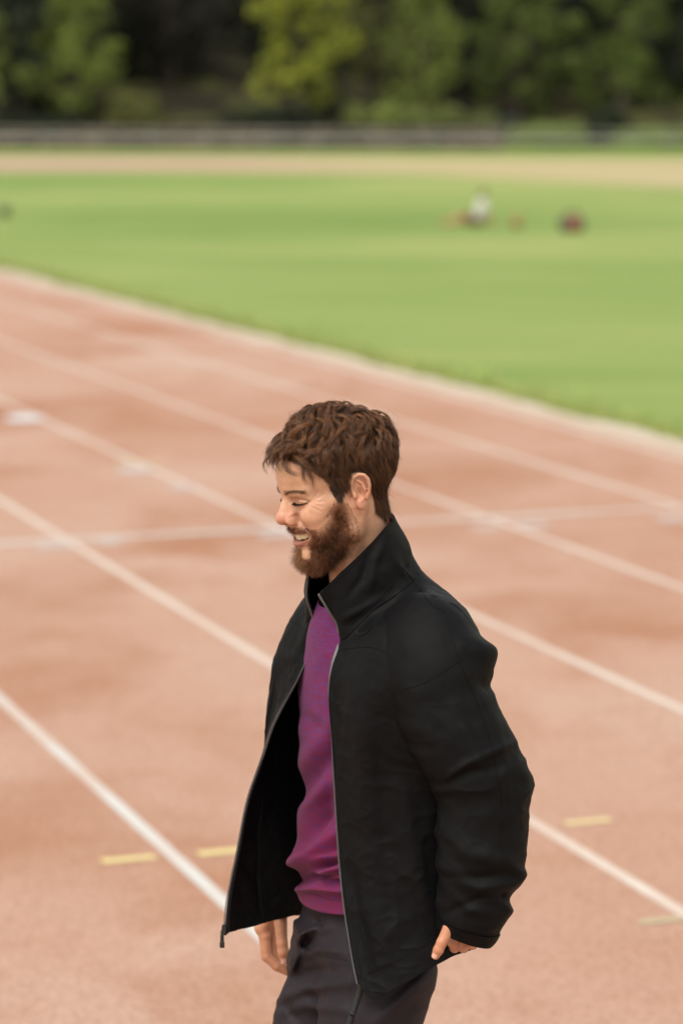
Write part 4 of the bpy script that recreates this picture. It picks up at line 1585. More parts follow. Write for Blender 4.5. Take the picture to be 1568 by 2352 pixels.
ca = mixc(nt, ramp(nt, st1, [(0.46, (0,) * 3), (0.60, (1,) * 3)]), (0.125, 0.0042, 0.037), (0.062, 0.016, 0.090))
ca = mixc(nt, ramp(nt, st2, [(0.40, (0,) * 3), (0.66, (0.75,) * 3)]), ca, (0.135, 0.0058, 0.043))
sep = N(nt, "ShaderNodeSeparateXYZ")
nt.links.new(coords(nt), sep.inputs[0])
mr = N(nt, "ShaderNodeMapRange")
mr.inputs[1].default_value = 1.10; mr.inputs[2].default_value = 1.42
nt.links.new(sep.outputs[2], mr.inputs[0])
chest_mix = N(nt, "ShaderNodeMath", operation='MULTIPLY')
nt.links.new(mr.outputs[0], chest_mix.inputs[0]); nt.links.new(ramp(nt, st1, [(0.42, (0.10,) * 3), (0.62, (0.62,) * 3)]), chest_mix.inputs[1])
ca = mixc(nt, chest_mix.outputs[0], ca, (0.088, 0.028, 0.150))  # violet streaks grow stronger from the waist up to the chest
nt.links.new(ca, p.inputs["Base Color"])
p.inputs["Sheen Weight"].default_value = 0.05
bump(nt, p, noise(nt, coords(nt, "Object", (1, 1, 1.6)), 750, 2, 0.5), 0.5, 0.0008)

# ---- shirt: a tube in the torso frame
rows = [(1.525, .046, .062, .064), (1.49, .038, .078, .082), (1.455, .026, .094, .108), (1.41, .016, .106, .138), (1.36, .008, .117, .160), (1.28, .006, .117, .160), (1.20, .003, .113, .155),
        (1.15, .002, .112, .152), (1.10, .008, .119, .158), (1.072, .012, .124, .162), (1.05, .010, .121, .160), (1.032, .008, .119, .158), (1.018, .008, .119, .158)]
NC = 260
an = np.arange(NC) / NC * 2 * math.pi
R_ = crom(np.array(rows), 230)
Gs = np.zeros((230, NC, 3))
for i, (z, f0, a, b) in enumerate(R_):
    ff = f0 + np.cos(an) * a; ll = np.sin(an) * b
    zz = z - 0.028 * np.cos(an) * (i / 229) ** 6 + 0.012 * np.sin(an) * (i / 229) ** 6 - np.cos(an) * 0.02 * max(0, 1 - i / 25)
    Gs[i] = np.stack([-ff * ct_ + ll * st_t, -ff * st_t - ll * ct_, zz], 1)
nS = grid_normals(Gs, True)
if (nS[100, 0] @ T(1, 0, 0)) < 0: nS = -nS
x_, y_ = projM(Gs)
facing = (np.cos(an) > -0.2)[None]
sfold = [([(655, 1985), (715, 1968), (800, 1895)], .014, 15), ([(690, 2006), (740, 1986), (800, 1940)], -.012, 10), ([(705, 2000), (745, 1976), (805, 1950)], .012, 9), ([(728, 2008), (765, 2000), (805, 1990)], .011, 7), ([(725, 1990), (765, 1980), (800, 1972)], -.009, 7),
         ([(680, 2024), (735, 2018), (805, 2026)], -.013, 10), ([(680, 2044), (730, 2036), (805, 2048)], .008, 9), ([(736, 2024), (795, 2014)], .009, 6),
         ([(680, 1790), (715, 1730), (800, 1620)], .008, 24), ([(700, 1830), (740, 1760), (800, 1700)], -.008, 18), ([(680, 1900), (720, 1840), (800, 1750)], .009, 20), ([(690, 1940), (740, 1890), (800, 1840)], -.009, 15), ([(742, 1930), (770, 1870), (800, 1800)], .007, 12), ([(680, 1690), (760, 1610)], .004, 24),
         ([(742, 1900), (760, 1820), (770, 1700)], -.005, 12), ([(690, 1640), (720, 1660), (760, 1690)], -.005, 16)]
sfold = [([(px, py) for px, py in pts], a_ * (1.45 if pts[0][1] > 1880 else 1.15), w_) for pts, a_, w_ in sfold]
dd = fold_disp(x_, y_, sfold) * facing + 0.0012 * vnoise(Gs * np.array([1, 1, 2.2]), 22, 5) + 0.0006 * vnoise(Gs, 60, 6)
Gs = Gs + nS * dd[..., None]
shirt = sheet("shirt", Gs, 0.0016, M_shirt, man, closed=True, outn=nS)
# hem band of the shirt
hb = Gs[-22:-1] + nS[-22:-1] * 0.0012
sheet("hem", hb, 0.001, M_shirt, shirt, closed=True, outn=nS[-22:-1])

# ---- trousers
tfold = [([(668, 2100), (690, 2150), (665, 2220)], .006, 10), ([(690, 2062), (720, 2085), (760, 2095)], .005, 9), ([(672, 2165), (700, 2140), (760, 2130)], .0065, 10), ([(690, 2200), (730, 2180), (790, 2190)], .004, 10),
         ([(664, 2190), (672, 2225), (690, 2180)], .007, 8), ([(640, 2300), (700, 2270), (800, 2260)], .0045, 12), ([(650, 2250), (720, 2230), (800, 2225)], -.003, 12), ([(630, 2330), (700, 2310), (790, 2320)], .004, 12),
         ([(860, 2352), (930, 2290), (985, 2230)], .006, 18), ([(880, 2300), (950, 2240), (1000, 2200)], -.004, 14), ([(650, 2300), (690, 2352)], -.005, 12), ([(720, 2090), (735, 2130), (700, 2170)], -.005, 10)]


def sd_trous(p):
    d = ell(p, (.016, 0, .985), (.094, .138, .16))
    d = smin(d, ell(p, (.030, 0, .90), (.090, .140, .11)), .05)
    for sgn, kf, af, r1 in ((1, .150, .03, .088), (-1, .158, .10, .078)):
        g = cap(p, (.042 if sgn > 0 else .032, .076 * sgn, .88), (kf, .090 * sgn, .50), r1, .075)
        g = smin(g, cap(p, (kf, .090 * sgn, .50), (af, .10 * sgn, .10), .075, .062), .03)
        d = smin(d, g, .035)
    d = smax(d, p[:, 2] - 1.055, .004)
    d = smax(d, .085 - p[:, 2], .004)
    near = np.abs(d) < .03
    if near.any():
        q = p[near]
        W_ = np.stack([-q[:, 0] * ct_ + q[:, 1] * st_t, -q[:, 0] * st_t - q[:, 1] * ct_, q[:, 2]], 1)
        x, y = projM(W_)
        gate = (q[:, 0] * st_t + q[:, 1] * ct_ > -0.07)
        dd = 1.7 * fold_disp(x, y, tfold) * gate * np.clip((q[:, 2] - .70) * 10, 0, 1) * np.clip((1.0 - q[:, 2]) * 25, 0, 1)
        dd += .0016 * vnoise(q * np.array([1, 1, 1.8], np.float32), 12, 7) + .0012 * vnoise(q, 40, 8)
        rg = np.clip(1 - np.abs(vnoise(q * np.array([1, 1, 1.5], np.float32), 13, 81) + .5 * vnoise(q, 27, 82)), 0, 1) ** 5
        dd += .0022 * rg
        d[near] -= dd
    return d


tv, tf = nets(sd_trous, (-.26, -.30, .06), (.34, .30, 1.08), .0042)
tv = np.stack([-tv[:, 0] * ct_ + tv[:, 1] * st_t, -tv[:, 0] * st_t - tv[:, 1] * ct_, tv[:, 2]], 1)
trous = mesh_np("trousers", tv, tf, M_trouser, man)

# ---- shoes
M_shoe, nt, p = new_mat("dark_shoe", 0.6, (0.02, 0.02, 0.022))
M_sole, nt, p = new_mat("white_sole", 0.6, (0.55, 0.55, 0.52))
for sgn, af in ((1, .03), (-1, .10)):
    def sd_shoe(p, af=af, sgn=sgn):
        d = cap(p, (af - .03, .10 * sgn, .06), (af + .14, .115 * sgn, .052), .044, .040)
        d = smin(d, cap(p, (af, .10 * sgn, .06), (af, .10 * sgn, .12), .046, .044), .03)
        d = smin(d, ell(p, (af + .17, .118 * sgn, .045), (.06, .048, .036)), .02)
        return smax(d, .022 - p[:, 2], .004)

    def sd_sole(p, af=af, sgn=sgn):
        q = p.copy(); q[:, 2] = 0.05
        d = cap(q, (af - .03, .10 * sgn, .05), (af + .17, .117 * sgn, .05), .047, .050)
        return smax(d, np.abs(p[:, 2] - .016) - .015, .004)
    lo, hi = (af - .10, .10 * sgn - .08, -.01), (af + .26, .10 * sgn + .09, .18)
    rot = lambda v: np.stack([-v[:, 0] * ct_ + v[:, 1] * st_t, -v[:, 0] * st_t - v[:, 1] * ct_, v[:, 2]], 1)
    v, f = nets(sd_shoe, lo, hi, .006)
    so = mesh_np("shoe", rot(v), f, M_shoe, man)
    v, f = nets(sd_sole, lo, hi, .006)
    mesh_np("sole", rot(v), f, M_sole, so)
# ---- jacket
zipL = np.array([(735, 1363), (757, 1400), (778, 1437), (779, 1480), (762, 1535), (755, 1600), (764, 1720), (772, 1850), (781, 1980), (794, 2100), (808, 2190), (823, 2264)], float)
zipLl = [.045, .047, .05, .053, .057, .06, .068, .077, .090, .110, .134, .155]
zipR = np.array([(706, 1322), (703, 1370), (716, 1415), (722, 1448), (711, 1492), (682, 1562), (628, 1662), (596, 1755), (566, 1845), (545, 1955), (524, 2065), (517, 2142)], float)
zipRl = [-.030, -.032, -.035, -.037, -.042, -.052, -.075, -.100, -.122, -.138, -.147, -.150]


def at_px(x, y, l):
    f = f_at(x, l)
    for _ in range(3):
        z = z_at(y, f, l)
        q = T(f, l, z)
        f += (projM(q)[0] - x) / 1388 / ct_
    return T(f, l, z_at(y, f, l))


# columns c1..c9 between the two zips, per row: (f, l, z)
def colrow(pts): return [T(*q) for q in pts]


mid = [
    # collar top
    [(.115, .068, 1.572), (.080, .082, 1.606), (.040, .085, 1.643), (.000, .050, 1.652), (-.015, 0, 1.656), (.0, -.05, 1.652), (.040, -.085, 1.635), (.080, -.080, 1.605), (.105, -.055, 1.575)],
    # collar middle
    [(.112, .068, 1.520), (.074, .091, 1.562), (.030, .096, 1.592), (-.020, .060, 1.607), (-.036, 0, 1.612), (-.020, -.060, 1.607), (.030, -.096, 1.592), (.074, -.091, 1.562), (.108, -.060, 1.525)],
    # collar seam
    [(.108, .068, 1.462), (.068, .098, 1.512), (.020, .106, 1.540), (-.040, .066, 1.562), (-.056, 0, 1.568), (-.040, -.066, 1.562), (.020, -.106, 1.540), (.068, -.098, 1.512), (.105, -.066, 1.470)],
    # half way down the shoulder
    [(.118, .074, 1.420), (.088, .138, 1.470), (.006, .168, 1.510), (-.078, .128, 1.508), (-.104, 0, 1.505), (-.078, -.128, 1.508), (.006, -.168, 1.510), (.088, -.138, 1.470), (.114, -.078, 1.425)],
    # shoulder point
    [(.126, .080, 1.375), (.106, .160, 1.405), (.0, .220, 1.430), (-.100, .165, 1.430), (-.132, 0, 1.425), (-.100, -.165, 1.430), (.0, -.210, 1.430), (.104, -.160, 1.405), (.122, -.095, 1.378)],
    [(.122, .090, 1.325), (.108, .158, 1.330), (.0, .212, 1.335), (-.100, .168, 1.345), (-.134, 0, 1.345), (-.100, -.165, 1.345), (.0, -.205, 1.335), (.112, -.165, 1.330), (.134, -.115, 1.328)],
    [(.118, .098, 1.240), (.098, .158, 1.235), (.0, .198, 1.235), (-.096, .155, 1.245), (-.128, 0, 1.245), (-.096, -.155, 1.245), (.0, -.200, 1.235), (.108, -.180, 1.235), (.146, -.138, 1.245)],
    [(.114, .106, 1.150), (.090, .160, 1.145), (.0, .194, 1.145), (-.094, .150, 1.155), (-.124, 0, 1.155), (-.094, -.150, 1.155), (.0, -.198, 1.15), (.100, -.180, 1.155), (.156, -.150, 1.165)],
    [(.108, .114, 1.060), (.086, .164, 1.060), (.0, .196, 1.065), (-.096, .152, 1.070), (-.126, 0, 1.070), (-.096, -.152, 1.070), (.0, -.198, 1.07), (.094, -.178, 1.085), (.166, -.158, 1.095)],
    [(.110, .138, .975), (.084, .178, .985), (.0, .200, 1.000), (-.098, .155, 1.000), (-.128, 0, .995), (-.098, -.155, 1.0), (.0, -.200, 1.0), (.090, -.178, 1.015), (.170, -.163, 1.020)],
    [(.114, .156, .920), (.084, .188, .938), (.0, .212, .968), (-.098, .157, .965), (-.128, 0, .955), (-.098, -.157, .96), (.0, -.200, .955), (.086, -.178, .965), (.168, -.166, .955)],
    [(.114, .175, .884), (.080, .198, .905), (-.005, .216, .945), (-.098, .158, .940), (-.128, 0, .925), (-.098, -.158, .93), (.0, -.200, .922), (.082, -.177, .925), (.160, -.167, .922)],
]
ctrl = []
for r in range(12):
    ctrl.append([at_px(*zipL[r], zipLl[r])] + colrow(mid[r]) + [at_px(*zipR[r], zipRl[r])])
ctrl = np.array(ctrl)                                # (12, 11, 3)
# the left panel runs straight from the zip: even out the first columns
NR, NCJ = 360, 340
Gj = crom(ctrl, NR)
# columns are spread by length, so the weave of points stays even
Gj = np.swapaxes(crom(np.swapaxes(Gj, 0, 1), NCJ), 0, 1)
nJ = grid_normals(Gj)
side_pt = nJ[200, 100] @ T(0, 1, 0)
if side_pt < 0: nJ = -nJ
SEAM = int(round(2 / 11 * (NR - 1)))

# sleeve paths
LSP = [(930, 1415, 4.50, .050), (972, 1465, 4.462, .078), (998, 1540, 4.432, .088), (1022, 1625, 4.415, .083), (1062, 1710, 4.402, .079), (1104, 1795, 4.400, .0765), (1108, 1890, 4.396, .0725),
       (1100, 1985, 4.392, .0695), (1090, 2045, 4.390, .0600), (1085, 2082, 4.390, .0590), (1075, 2120, 4.390, .0530), (1064, 2150, 4.390, .0440)]
RSP = [(-.02, -.13, 1.45, .055), (-.02, -.18, 1.40, .072), (-.03, -.215, 1.33, .078), (-.045, -.255, 1.23, .072), (-.05, -.275, 1.13, .064), (-.02, -.275, 1.08, .056), tuple(R_WR * .55 + R_EL * .45) + (.050,), tuple(R_WR) + (.044,), tuple(R_WR + np.array([.006, 0, -.03])) + (.040,)]


def tube_grid(C, R, n, m, ex=1.0):
    P = crom(C, n); r = crom(np.asarray(R)[:, None], n)[:, 0]
    t = np.gradient(P, axis=0); t /= np.linalg.norm(t, axis=1)[:, None]
    ref = np.array([0.0, -1.0, 0.25]); ref /= np.linalg.norm(ref)
    Gd = np.zeros((n, m, 3)); Nn = np.zeros((n, m, 3))
    a = np.arange(m) / m * 2 * math.pi
    for i in range(n):
        s = np.cross(t[i], ref); s /= np.linalg.norm(s)
        q = np.cross(s, t[i])
        dirs = np.cos(a)[:, None] * s + np.sin(a)[:, None] * q * ex
        Gd[i] = P[i] + dirs * r[i]
        Nn[i] = dirs / np.linalg.norm(dirs, axis=1)[:, None]
    return Gd, Nn, P, r


CL = np.array([DM(x, y, Y) for x, y, Y, r in LSP])
Gl, Nl, Pl, rl = tube_grid(CL, [q[3] for q in LSP], 300, 180)
CR_ = np.array([T(f, l, z) for f, l, z, r in RSP])
Gr, Nr, Pr, rr_ = tube_grid(CR_, [q[3] for q in RSP], 140, 90)


def sleeve_d(P, path, rads):
    """rough distance of points to the sleeve surface"""
    sh = P.shape[:-1]
    q = P.reshape(-1, 3)
    best = np.full(len(q), 1e9)
    for k in range(0, len(path), 6):
        best = np.minimum(best, np.linalg.norm(q - path[k], axis=1) - rads[k])
    return best.reshape(sh)


# shoulders flow into the sleeves
kk = .045
for path, rads in ((Pl, rl), (Pr, rr_)):
    a = sleeve_d(Gj, path, rads)
    h = np.where(np.abs(a) < kk, (kk - a) ** 2 / (4 * kk), np.where(a <= -kk, 0, 0))
    rowm = np.clip((np.arange(NR) - SEAM - 6) / 30, 0, 1)[:, None] * np.clip((230 - np.arange(NR)) / 60, 0, 1)[:, None]
    Gj = Gj + nJ * (np.minimum(h, .03) * rowm)[..., None]
jfold = [([(905, 1330), (935, 1400), (1000, 1460)], .006, 16), ([(960, 1335), (1010, 1400), (1060, 1440)], .005, 14), ([(880, 1370), (890, 1450), (930, 1540)], -.005, 20), ([(905, 1345), (915, 1410), (960, 1500)], -.004, 13),
         ([(800, 1560), (830, 1700), (850, 1900)], .006, 26), ([(870, 1700), (880, 1900), (900, 2100)], -.006, 26), ([(920, 1800), (950, 2000), (1000, 2120)], .007, 24), ([(820, 1950), (850, 2080), (870, 2200)], .005, 22),
         ([(780, 1620), (800, 1640), (790, 1760)], .003, 10), ([(850, 1350), (860, 1290), (890, 1230)], .004, 10), ([(800, 1370), (830, 1330), (850, 1270)], -.004, 10), ([(790, 1420), (830, 1400), (880, 1370)], .004, 10),
         ([(905, 1280), (920, 1310), (940, 1330)], .004, 10), ([(640, 1560), (622, 1640), (612, 1700)], -.004, 14), ([(660, 1500), (690, 1520)], .003, 12), ([(590, 1850), (620, 1960), (600, 2090)], .006, 24), ([(560, 2000), (570, 2080)], -.004, 16)]
xj, yj = projM(Gj)
vis = (Gj - (np.array([0, 0, CAM_H]) - MANLOC))
vis = (np.abs((nJ * vis).sum(-1)) > 0)
front_half = (to_t(Gj)[..., 1] > -0.02) | (np.arange(NCJ)[None] > 290)
dj = fold_disp(xj, yj, jfold) * front_half
w_up = np.clip((np.arange(NR) - SEAM) / 80, 0, 1)[:, None]
dj += .0032 * vnoise(Gj * np.array([1, 1, .45]), 13, 17) * w_up + .0012 * vnoise(Gj, 34, 18) + .0006 * vnoise(Gj, 80, 19)
def crease(P, sc, sd):
    a = 1 - np.abs(vnoise(P, sc, sd) + .5 * vnoise(P, sc * 2.1, sd + 1))
    return np.clip(a, 0, 1) ** 5


dj += (.0028 * crease(Gj * np.array([1, 1, .55]) + Gj[..., [2, 2, 0]] * .25, 9, 61) + .0014 * crease(Gj, 24, 64)) * w_up
edge_w = np.clip(np.minimum(np.arange(NCJ), NCJ - 1 - np.arange(NCJ)) / 14, 0, 1)[None]
Gj = Gj + nJ * (dj * edge_w)[..., None]
nJ2 = grid_normals(Gj)
if (nJ2[200, 100] @ nJ[200, 100]) < 0: nJ2 = -nJ2
jacket = sheet("jacket", Gj[SEAM:], .0035, M_jacket, man, outn=nJ2[SEAM:])
sheet("collar", Gj[:SEAM + 1] + nJ2[:SEAM + 1] * .0008, .005, M_jacket, jacket, outn=nJ2[:SEAM + 1])

# sleeves with wrinkles
lfold = [([(1075, 1480), (1118, 1500), (1140, 1530)], .018, 24), ([(1100, 1560), (1120, 1575), (1135, 1570)], -.007, 14), ([(1022, 1790), (1075, 1752), (1180, 1706)], .006, 9), ([(1018, 1800), (1070, 1775), (1150, 1760)], -.005, 12),
         ([(1190, 1770), (1212, 1790), (1214, 1830)], .007, 16), ([(1010, 1900), (1080, 1960), (1190, 1985)], .007, 20), ([(1020, 2010), (1090, 2020), (1160, 2010)], -.006, 14), ([(1010, 1990), (1100, 2040), (1180, 2030)], .006, 14),
         ([(1165, 1985), (1195, 2010), (1180, 2030)], .008, 12), ([(1150, 2055), (1162, 2062)], -.006, 10), ([(1150, 2075), (1166, 2090), (1155, 2105)], .006, 10), ([(1040, 2050), (1080, 2090), (1130, 2095)], .005, 12), ([(1020, 2100), (1060, 2080), (1110, 2060)], -.004, 10),
         ([(930, 1560), (960, 1650), (1000, 1760)], .006, 22), ([(1040, 1620), (1085, 1720), (1120, 1800)], .004, 14), ([(1130, 1640), (1160, 1760), (1165, 1860)], .003, 12)]
xl, yl = projM(Gl)
dl = fold_disp(xl, yl, lfold) * np.where(Nl[..., 1] < 0.35, 1, 0.3)
sv = np.arange(300)[:, None] / 299
dl += .0022 * vnoise(Gl * np.array([.8, .8, 2.2]), 20, 25) * np.clip(sv * 3, 0, 1) + .001 * vnoise(Gl, 55, 26)
dl += (.0026 * crease(Gl * np.array([.7, .7, 1.3]), 9, 71) + .0009 * crease(Gl, 27, 74)) * np.clip(sv * 3 - .3, 0, 1)
Gl = Gl + Nl * dl[..., None]
sleeve_l = sheet("sleeve", Gl, .003, M_jacket, jacket, closed=True, outn=Nl)
xr, yr = projM(Gr)
Gr = Gr + Nr * (.004 * vnoise(Gr * np.array([.8, .8, 2.0]), 20, 35))[..., None]
sheet("sleeve", Gr, .003, M_jacket, jacket, closed=True, outn=Nr)
# cuff: a band round the end of the left sleeve, tilted down to the knuckles
cb_ = Gl[-26:-1] + Nl[-26:-1] * .0022
sheet("cuff", cb_, .0018, M_jacket, sleeve_l, closed=True, outn=Nl[-26:-1])

# ---- zips
def polyline_resample(P, step):
    s = np.concatenate([[0], np.cumsum(np.linalg.norm(np.diff(P, axis=0), axis=1))])
    t = np.arange(0, s[-1], step)
    return np.stack([np.interp(t, s, P[:, k]) for k in range(3)], 1)


def zipper(edge_pts, inward, nrm, name, z_end=None):
    """teeth standing off the edge of the front, on a tape"""
    P = polyline_resample(edge_pts, .0030)
    I_ = np.stack([np.interp(np.linspace(0, 1, len(P)), np.linspace(0, 1, len(inward)), inward[:, k]) for k in range(3)], 1)
    N_ = np.stack([np.interp(np.linspace(0, 1, len(P)), np.linspace(0, 1, len(nrm)), nrm[:, k]) for k in range(3)], 1)
    t = np.gradient(P, axis=0)
    t /= np.linalg.norm(t, axis=1)[:, None]
    out = -I_ / np.linalg.norm(I_, axis=1)[:, None]
    N_ = N_ / np.linalg.norm(N_, axis=1)[:, None]
    c = P + out * .0030 + N_ * .0002
    h = np.array([(a, b, g) for a in (-1, 1) for b in (-1, 1) for g in (-1, 1)], float) * np.array([.0019, .0010, .0016])
    V = (c[:, None] + h[None, :, 0:1] * out[:, None] + h[None, :, 1:2] * t[:, None] + h[None, :, 2:3] * N_[:, None]).reshape(-1, 3)
    fb = np.array([[0, 1, 3, 2], [4, 6, 7, 5], [0, 4, 5, 1], [2, 3, 7, 6], [0, 2, 6, 4], [1, 5, 7, 3]])
    F = (np.arange(len(P)) * 8)[:, None, None] + fb[None]
    o = mesh_np(name, V, F.reshape(-1, 4), M_zip, jacket, smooth=False)
    o["kind"] = "stuff"
    tp = np.stack([P - out * .006 - N_ * .0042, P + out * .0004 - N_ * .0042], 1)
    sheet("zip_tape", tp, .0008, M_tape, jacket)
    return P, t, out, N_


inL = Gj[:, 6] - Gj[:, 0]
inR = Gj[:, -7] - Gj[:, -1]
zipper(Gj[:, 0], inL, nJ2[:, 1], "zip_teeth")
PR, tR, oR, NR_ = zipper(Gj[:, -1], inR, nJ2[:, -2], "zip_teeth")
# slider and pull at the foot of the right zip
e = PR[-1]
ex_, ez_, ey_ = oR[-1], tR[-1], NR_[-1]


def obox(c, s, ax):
    V, F = box_np((0, 0, 0), s)
    return V @ np.stack(ax) + c, F


V, F = join([obox(e - ez_ * .004, (.010, .010, .015), (ex_, ey_, ez_)), obox(e - ez_ * .011, (.013, .006, .004), (ex_, ey_, ez_)), obox(e + ez_ * .003 + ey_ * .003, (.005, .012, .007), (ex_, ey_, ez_))])
sl_ = bevel_obj(mesh_np("zip_slider", V, F, M_zip2, jacket, smooth=False), .0012)
V, F = join([obox(np.array([0, 0, -.010]), (.0065, .003, .017), np.eye(3)), obox(np.array([0, 0, -.020]), (.0085, .0045, .011), np.eye(3)), obox(np.array([0, 0, -.001]), (.004, .003, .004), np.eye(3))])
bevel_obj(mesh_np("zip_pull", V + e + ez_ * .004 + ex_ * .003 + ey_ * .004, F, M_zip2, sl_, smooth=False), .0014)
V, F = obox(PR[0] * 0 + Gj[-1, 0] + np.array([0, 0, -.002]), (.006, .004, .009), np.eye(3))
mesh_np("zip_stop", V, F, M_zip2, jacket, smooth=False)

# ---- seams, stitched on the cloth
dep = bpy.context.evaluated_depsgraph_get()
dep.update()


def bvh_of(objs):
    Vs, Fs, o_ = [], [], 0
    for o in objs:
        me = o.data
        v = np.empty(len(me.vertices) * 3, np.float32); me.vertices.foreach_get("co", v)
        v = v.reshape(-1, 3) + MANLOC
        Fs += [[i + o_ for i in p_.vertices] for p_ in me.polygons]
        Vs.append(v); o_ += len(v)
    return BVHTree.FromPolygons([tuple(q) for q in np.concatenate(Vs)], Fs)


jb = bvh_of([jacket, sleeve_l] + [o for o in jacket.children if o.name.startswith("collar")])
CAMP = Vector((0, 0, CAM_H))


def lay(pts, n=40):
    P = crom(np.array(pts, float), n)
    out, nn = [], []
    for x, y in P:
        d = Vector(ray(x, y)).normalized()
        loc, no, idx, dist = jb.ray_cast(CAMP, d)
        if loc is None or dist > 5.2: continue
        if no.dot(d) > 0: no = -no
        out.append(np.array(loc) - MANLOC); nn.append(np.array(no))
    return np.array(out), np.array(nn)


def seam(pts, r=.0007, n=60, parent=None):
    P, nn = lay(pts, n)
    if len(P) < 4: return
    jump = np.linalg.norm(np.diff(P, axis=0), axis=1)
    if jump.max() > .03:
        k = int(jump.argmax()) + 1
        P, nn = (P[:k], nn[:k]) if k > len(P) / 2 else (P[k:], nn[k:])
    V, F = tube_np(P + nn * r * .25, [r] * len(P), 6)
    mesh_np("seam", V, F, M_jacket, parent or jacket)


for pts in ([(924, 1303), (958, 1345), (993, 1390), (1022, 1406), (1032, 1450), (1055, 1517)], [(1079, 1498), (1055, 1517), (1010, 1548), (969, 1570), (926, 1584)], [(1055, 1520), (1090, 1600), (1114, 1665), (1138, 1760), (1152, 1862), (1150, 1960)],
            [(775, 1494), (815, 1488), (854, 1487), (884, 1498)], [(1022, 1790), (1075, 1753), (1120, 1730), (1172, 1708)], [(752, 1352), (800, 1308), (845, 1262), (880, 1220)],
            [(800, 1436), (850, 1395), (900, 1340), (938, 1296)], [(660, 1420), (690, 1440), (706, 1452)], [(845, 2236), (900, 2212), (960, 2180), (1000, 2150)]):
    seam(pts)

# small embroidered tick on the chest
tick = [(818, 1450), (820, 1457), (825, 1460), (832, 1459), (842, 1454), (852, 1447), (840, 1452), (831, 1455), (825, 1454), (822, 1450)]
tk = [DM(0, 0, 1)] * 0
up_e = [(819, 1449), (821.5, 1453), (826, 1454.6), (833, 1453), (842, 1450), (852, 1446)]
lo_e = [(818, 1450), (819, 1456), (825, 1460), (833, 1459), (842, 1454), (852.5, 1446.6)]
A, nA = lay(up_e, 24); B, nB = lay(lo_e, 24)
M_thread, nt, p = new_mat("dark_thread", 0.4, (0.009, 0.0075, 0.008), 0.25)
if len(A) == 24 and len(B) == 24:
    Gt = np.stack([A + nA * .0012, (A + B) / 2 + (nA + nB) / 2 * .0016, B + nB * .0012], 1)
    sheet("embroidered_tick", Gt, .001, M_thread, jacket, outn=np.stack([nA, (nA + nB) / 2, nB], 1))

# pocket zip on the trousers, and the waist seam
jb = bvh_of([trous])
P, nn = lay([(829, 2262), (822, 2290), (812, 2320), (803, 2348), (794, 2380)], 30)
if len(P) > 5:
    V, F = tube_np(P + nn * .0005, [.0050] * len(P), 8)
    mesh_np("pocket_zip", V, F, M_tape, trous)
P, nn = lay([(690, 2170), (720, 2186), (760, 2196), (800, 2206)], 30)
if len(P) > 5:
    V, F = tube_np(P + nn * .0003, [.0009] * len(P), 6)
    mesh_np("seam", V, F, M_trouser, trous)
# ------------------------------------------------------------------ small things out on the infield grass
def fig_parts(J, seed):
    """J: joints in metres; one continuous body, clothes as shells over it"""
    def body_sd(p):
        d = ell(p, J['head'], (.085, .075, .11))
        d = smin(d, cap(p, J['head'] - np.array([0, 0, .08]), J['neck'], .05, .055), .02)
        d = smin(d, cap(p, J['neck'] - np.array([0, 0, .06]), J['pelvis'], .115, .12), .05)
        for s in 'lr':
            d = smin(d, chain(p, [J['sh' + s], J['el' + s], J['ha' + s]], [.05, .04, .028]), .03)
            d = smin(d, ell(p, J['ha' + s], (.05, .035, .035)), .02)
            d = smin(d, chain(p, [J['hip' + s], J['kn' + s], J['an' + s]], [.085, .06, .038]), .03)
            d = smin(d, cap(p, J['an' + s], J['to' + s], .04, .032), .02)
        return d

    def shirt_sd(p):
        d = cap(p, J['neck'] - np.array([0, 0, .07]), J['pelvis'], .135, .14)
        for s in 'lr':
            d = smin(d, cap(p, J['sh' + s], J['sh' + s] * .4 + J['el' + s] * .6, .066, .058), .03)
        return d

    def shorts_sd(p):
        d = ell(p, J['pelvis'], (.15, .17, .13))
        for s in 'lr':
            d = smin(d, cap(p, J['hip' + s], J['hip' + s] * .2 + J['kn' + s] * .8, .105, .088), .03)
        return d

    def hair_sd(p):
        d = ell(p, J['head'] + np.array([.015, 0, .02]), (.095, .086, .112))
        return smax(d, -(p[:, 2] - J['head'][2] - .0 + 1.3 * (J['head'][0] - p[:, 0] - .02) * -1 * 0 + .02 - np.maximum(0, p[:, 0] - J['head'][0]) * 0.8) * 1.0, .01)
    return body_sd, shirt_sd, shorts_sd, hair_sd


def fmat(name, col, rough=.8):
    m, nt, p = new_mat(name, rough, col)
    nt.links.new(mixc(nt, 1.0, col, ramp(nt, noise(nt, coords(nt), 12, 3), [(.3, (.85,) * 3), (.7, (1.1,) * 3)]), 'MULTIPLY'), p.inputs["Base Color"])
    return m


g0 = G(1098, 520)
V_ = lambda *a: np.array(a, float)
J = dict(head=V_(.10, 0, .74), neck=V_(.08, 0, .60), pelvis=V_(.0, 0, .13), shl=V_(.07, -.19, .52), shr=V_(.07, .19, .52), ell=V_(.24, -.26, .28), elr=V_(.24, .26, .28), hal=V_(.34, -.28, .05), har=V_(.34, .28, .05),
         hipl=V_(-.02, -.10, .12), hipr=V_(-.02, .10, .12), knl=V_(-.40, -.12, .17), knr=V_(-.40, .13, .26), anl=V_(-.80, -.12, .05), anr=V_(-.72, .13, .05), tol=V_(-.85, -.12, .16), tor=V_(-.80, .13, .12))
fb_, fs_, fh_, fr2_ = fig_parts(J, 1)
seat = empty("person", (g0[0], g0[1], 0))
seat.scale = (0.8, 0.8, 0.8)
prop(seat, "distant person in a white top sitting on the infield grass, legs stretched to the left", "person")
M_fskin = fmat("far_skin", (0.36, 0.19, 0.10))
v, f = nets(fb_, (-1.0, -.45, -.02), (.5, .45, .95), .016)
mesh_np("body", v, f, M_fskin, seat)
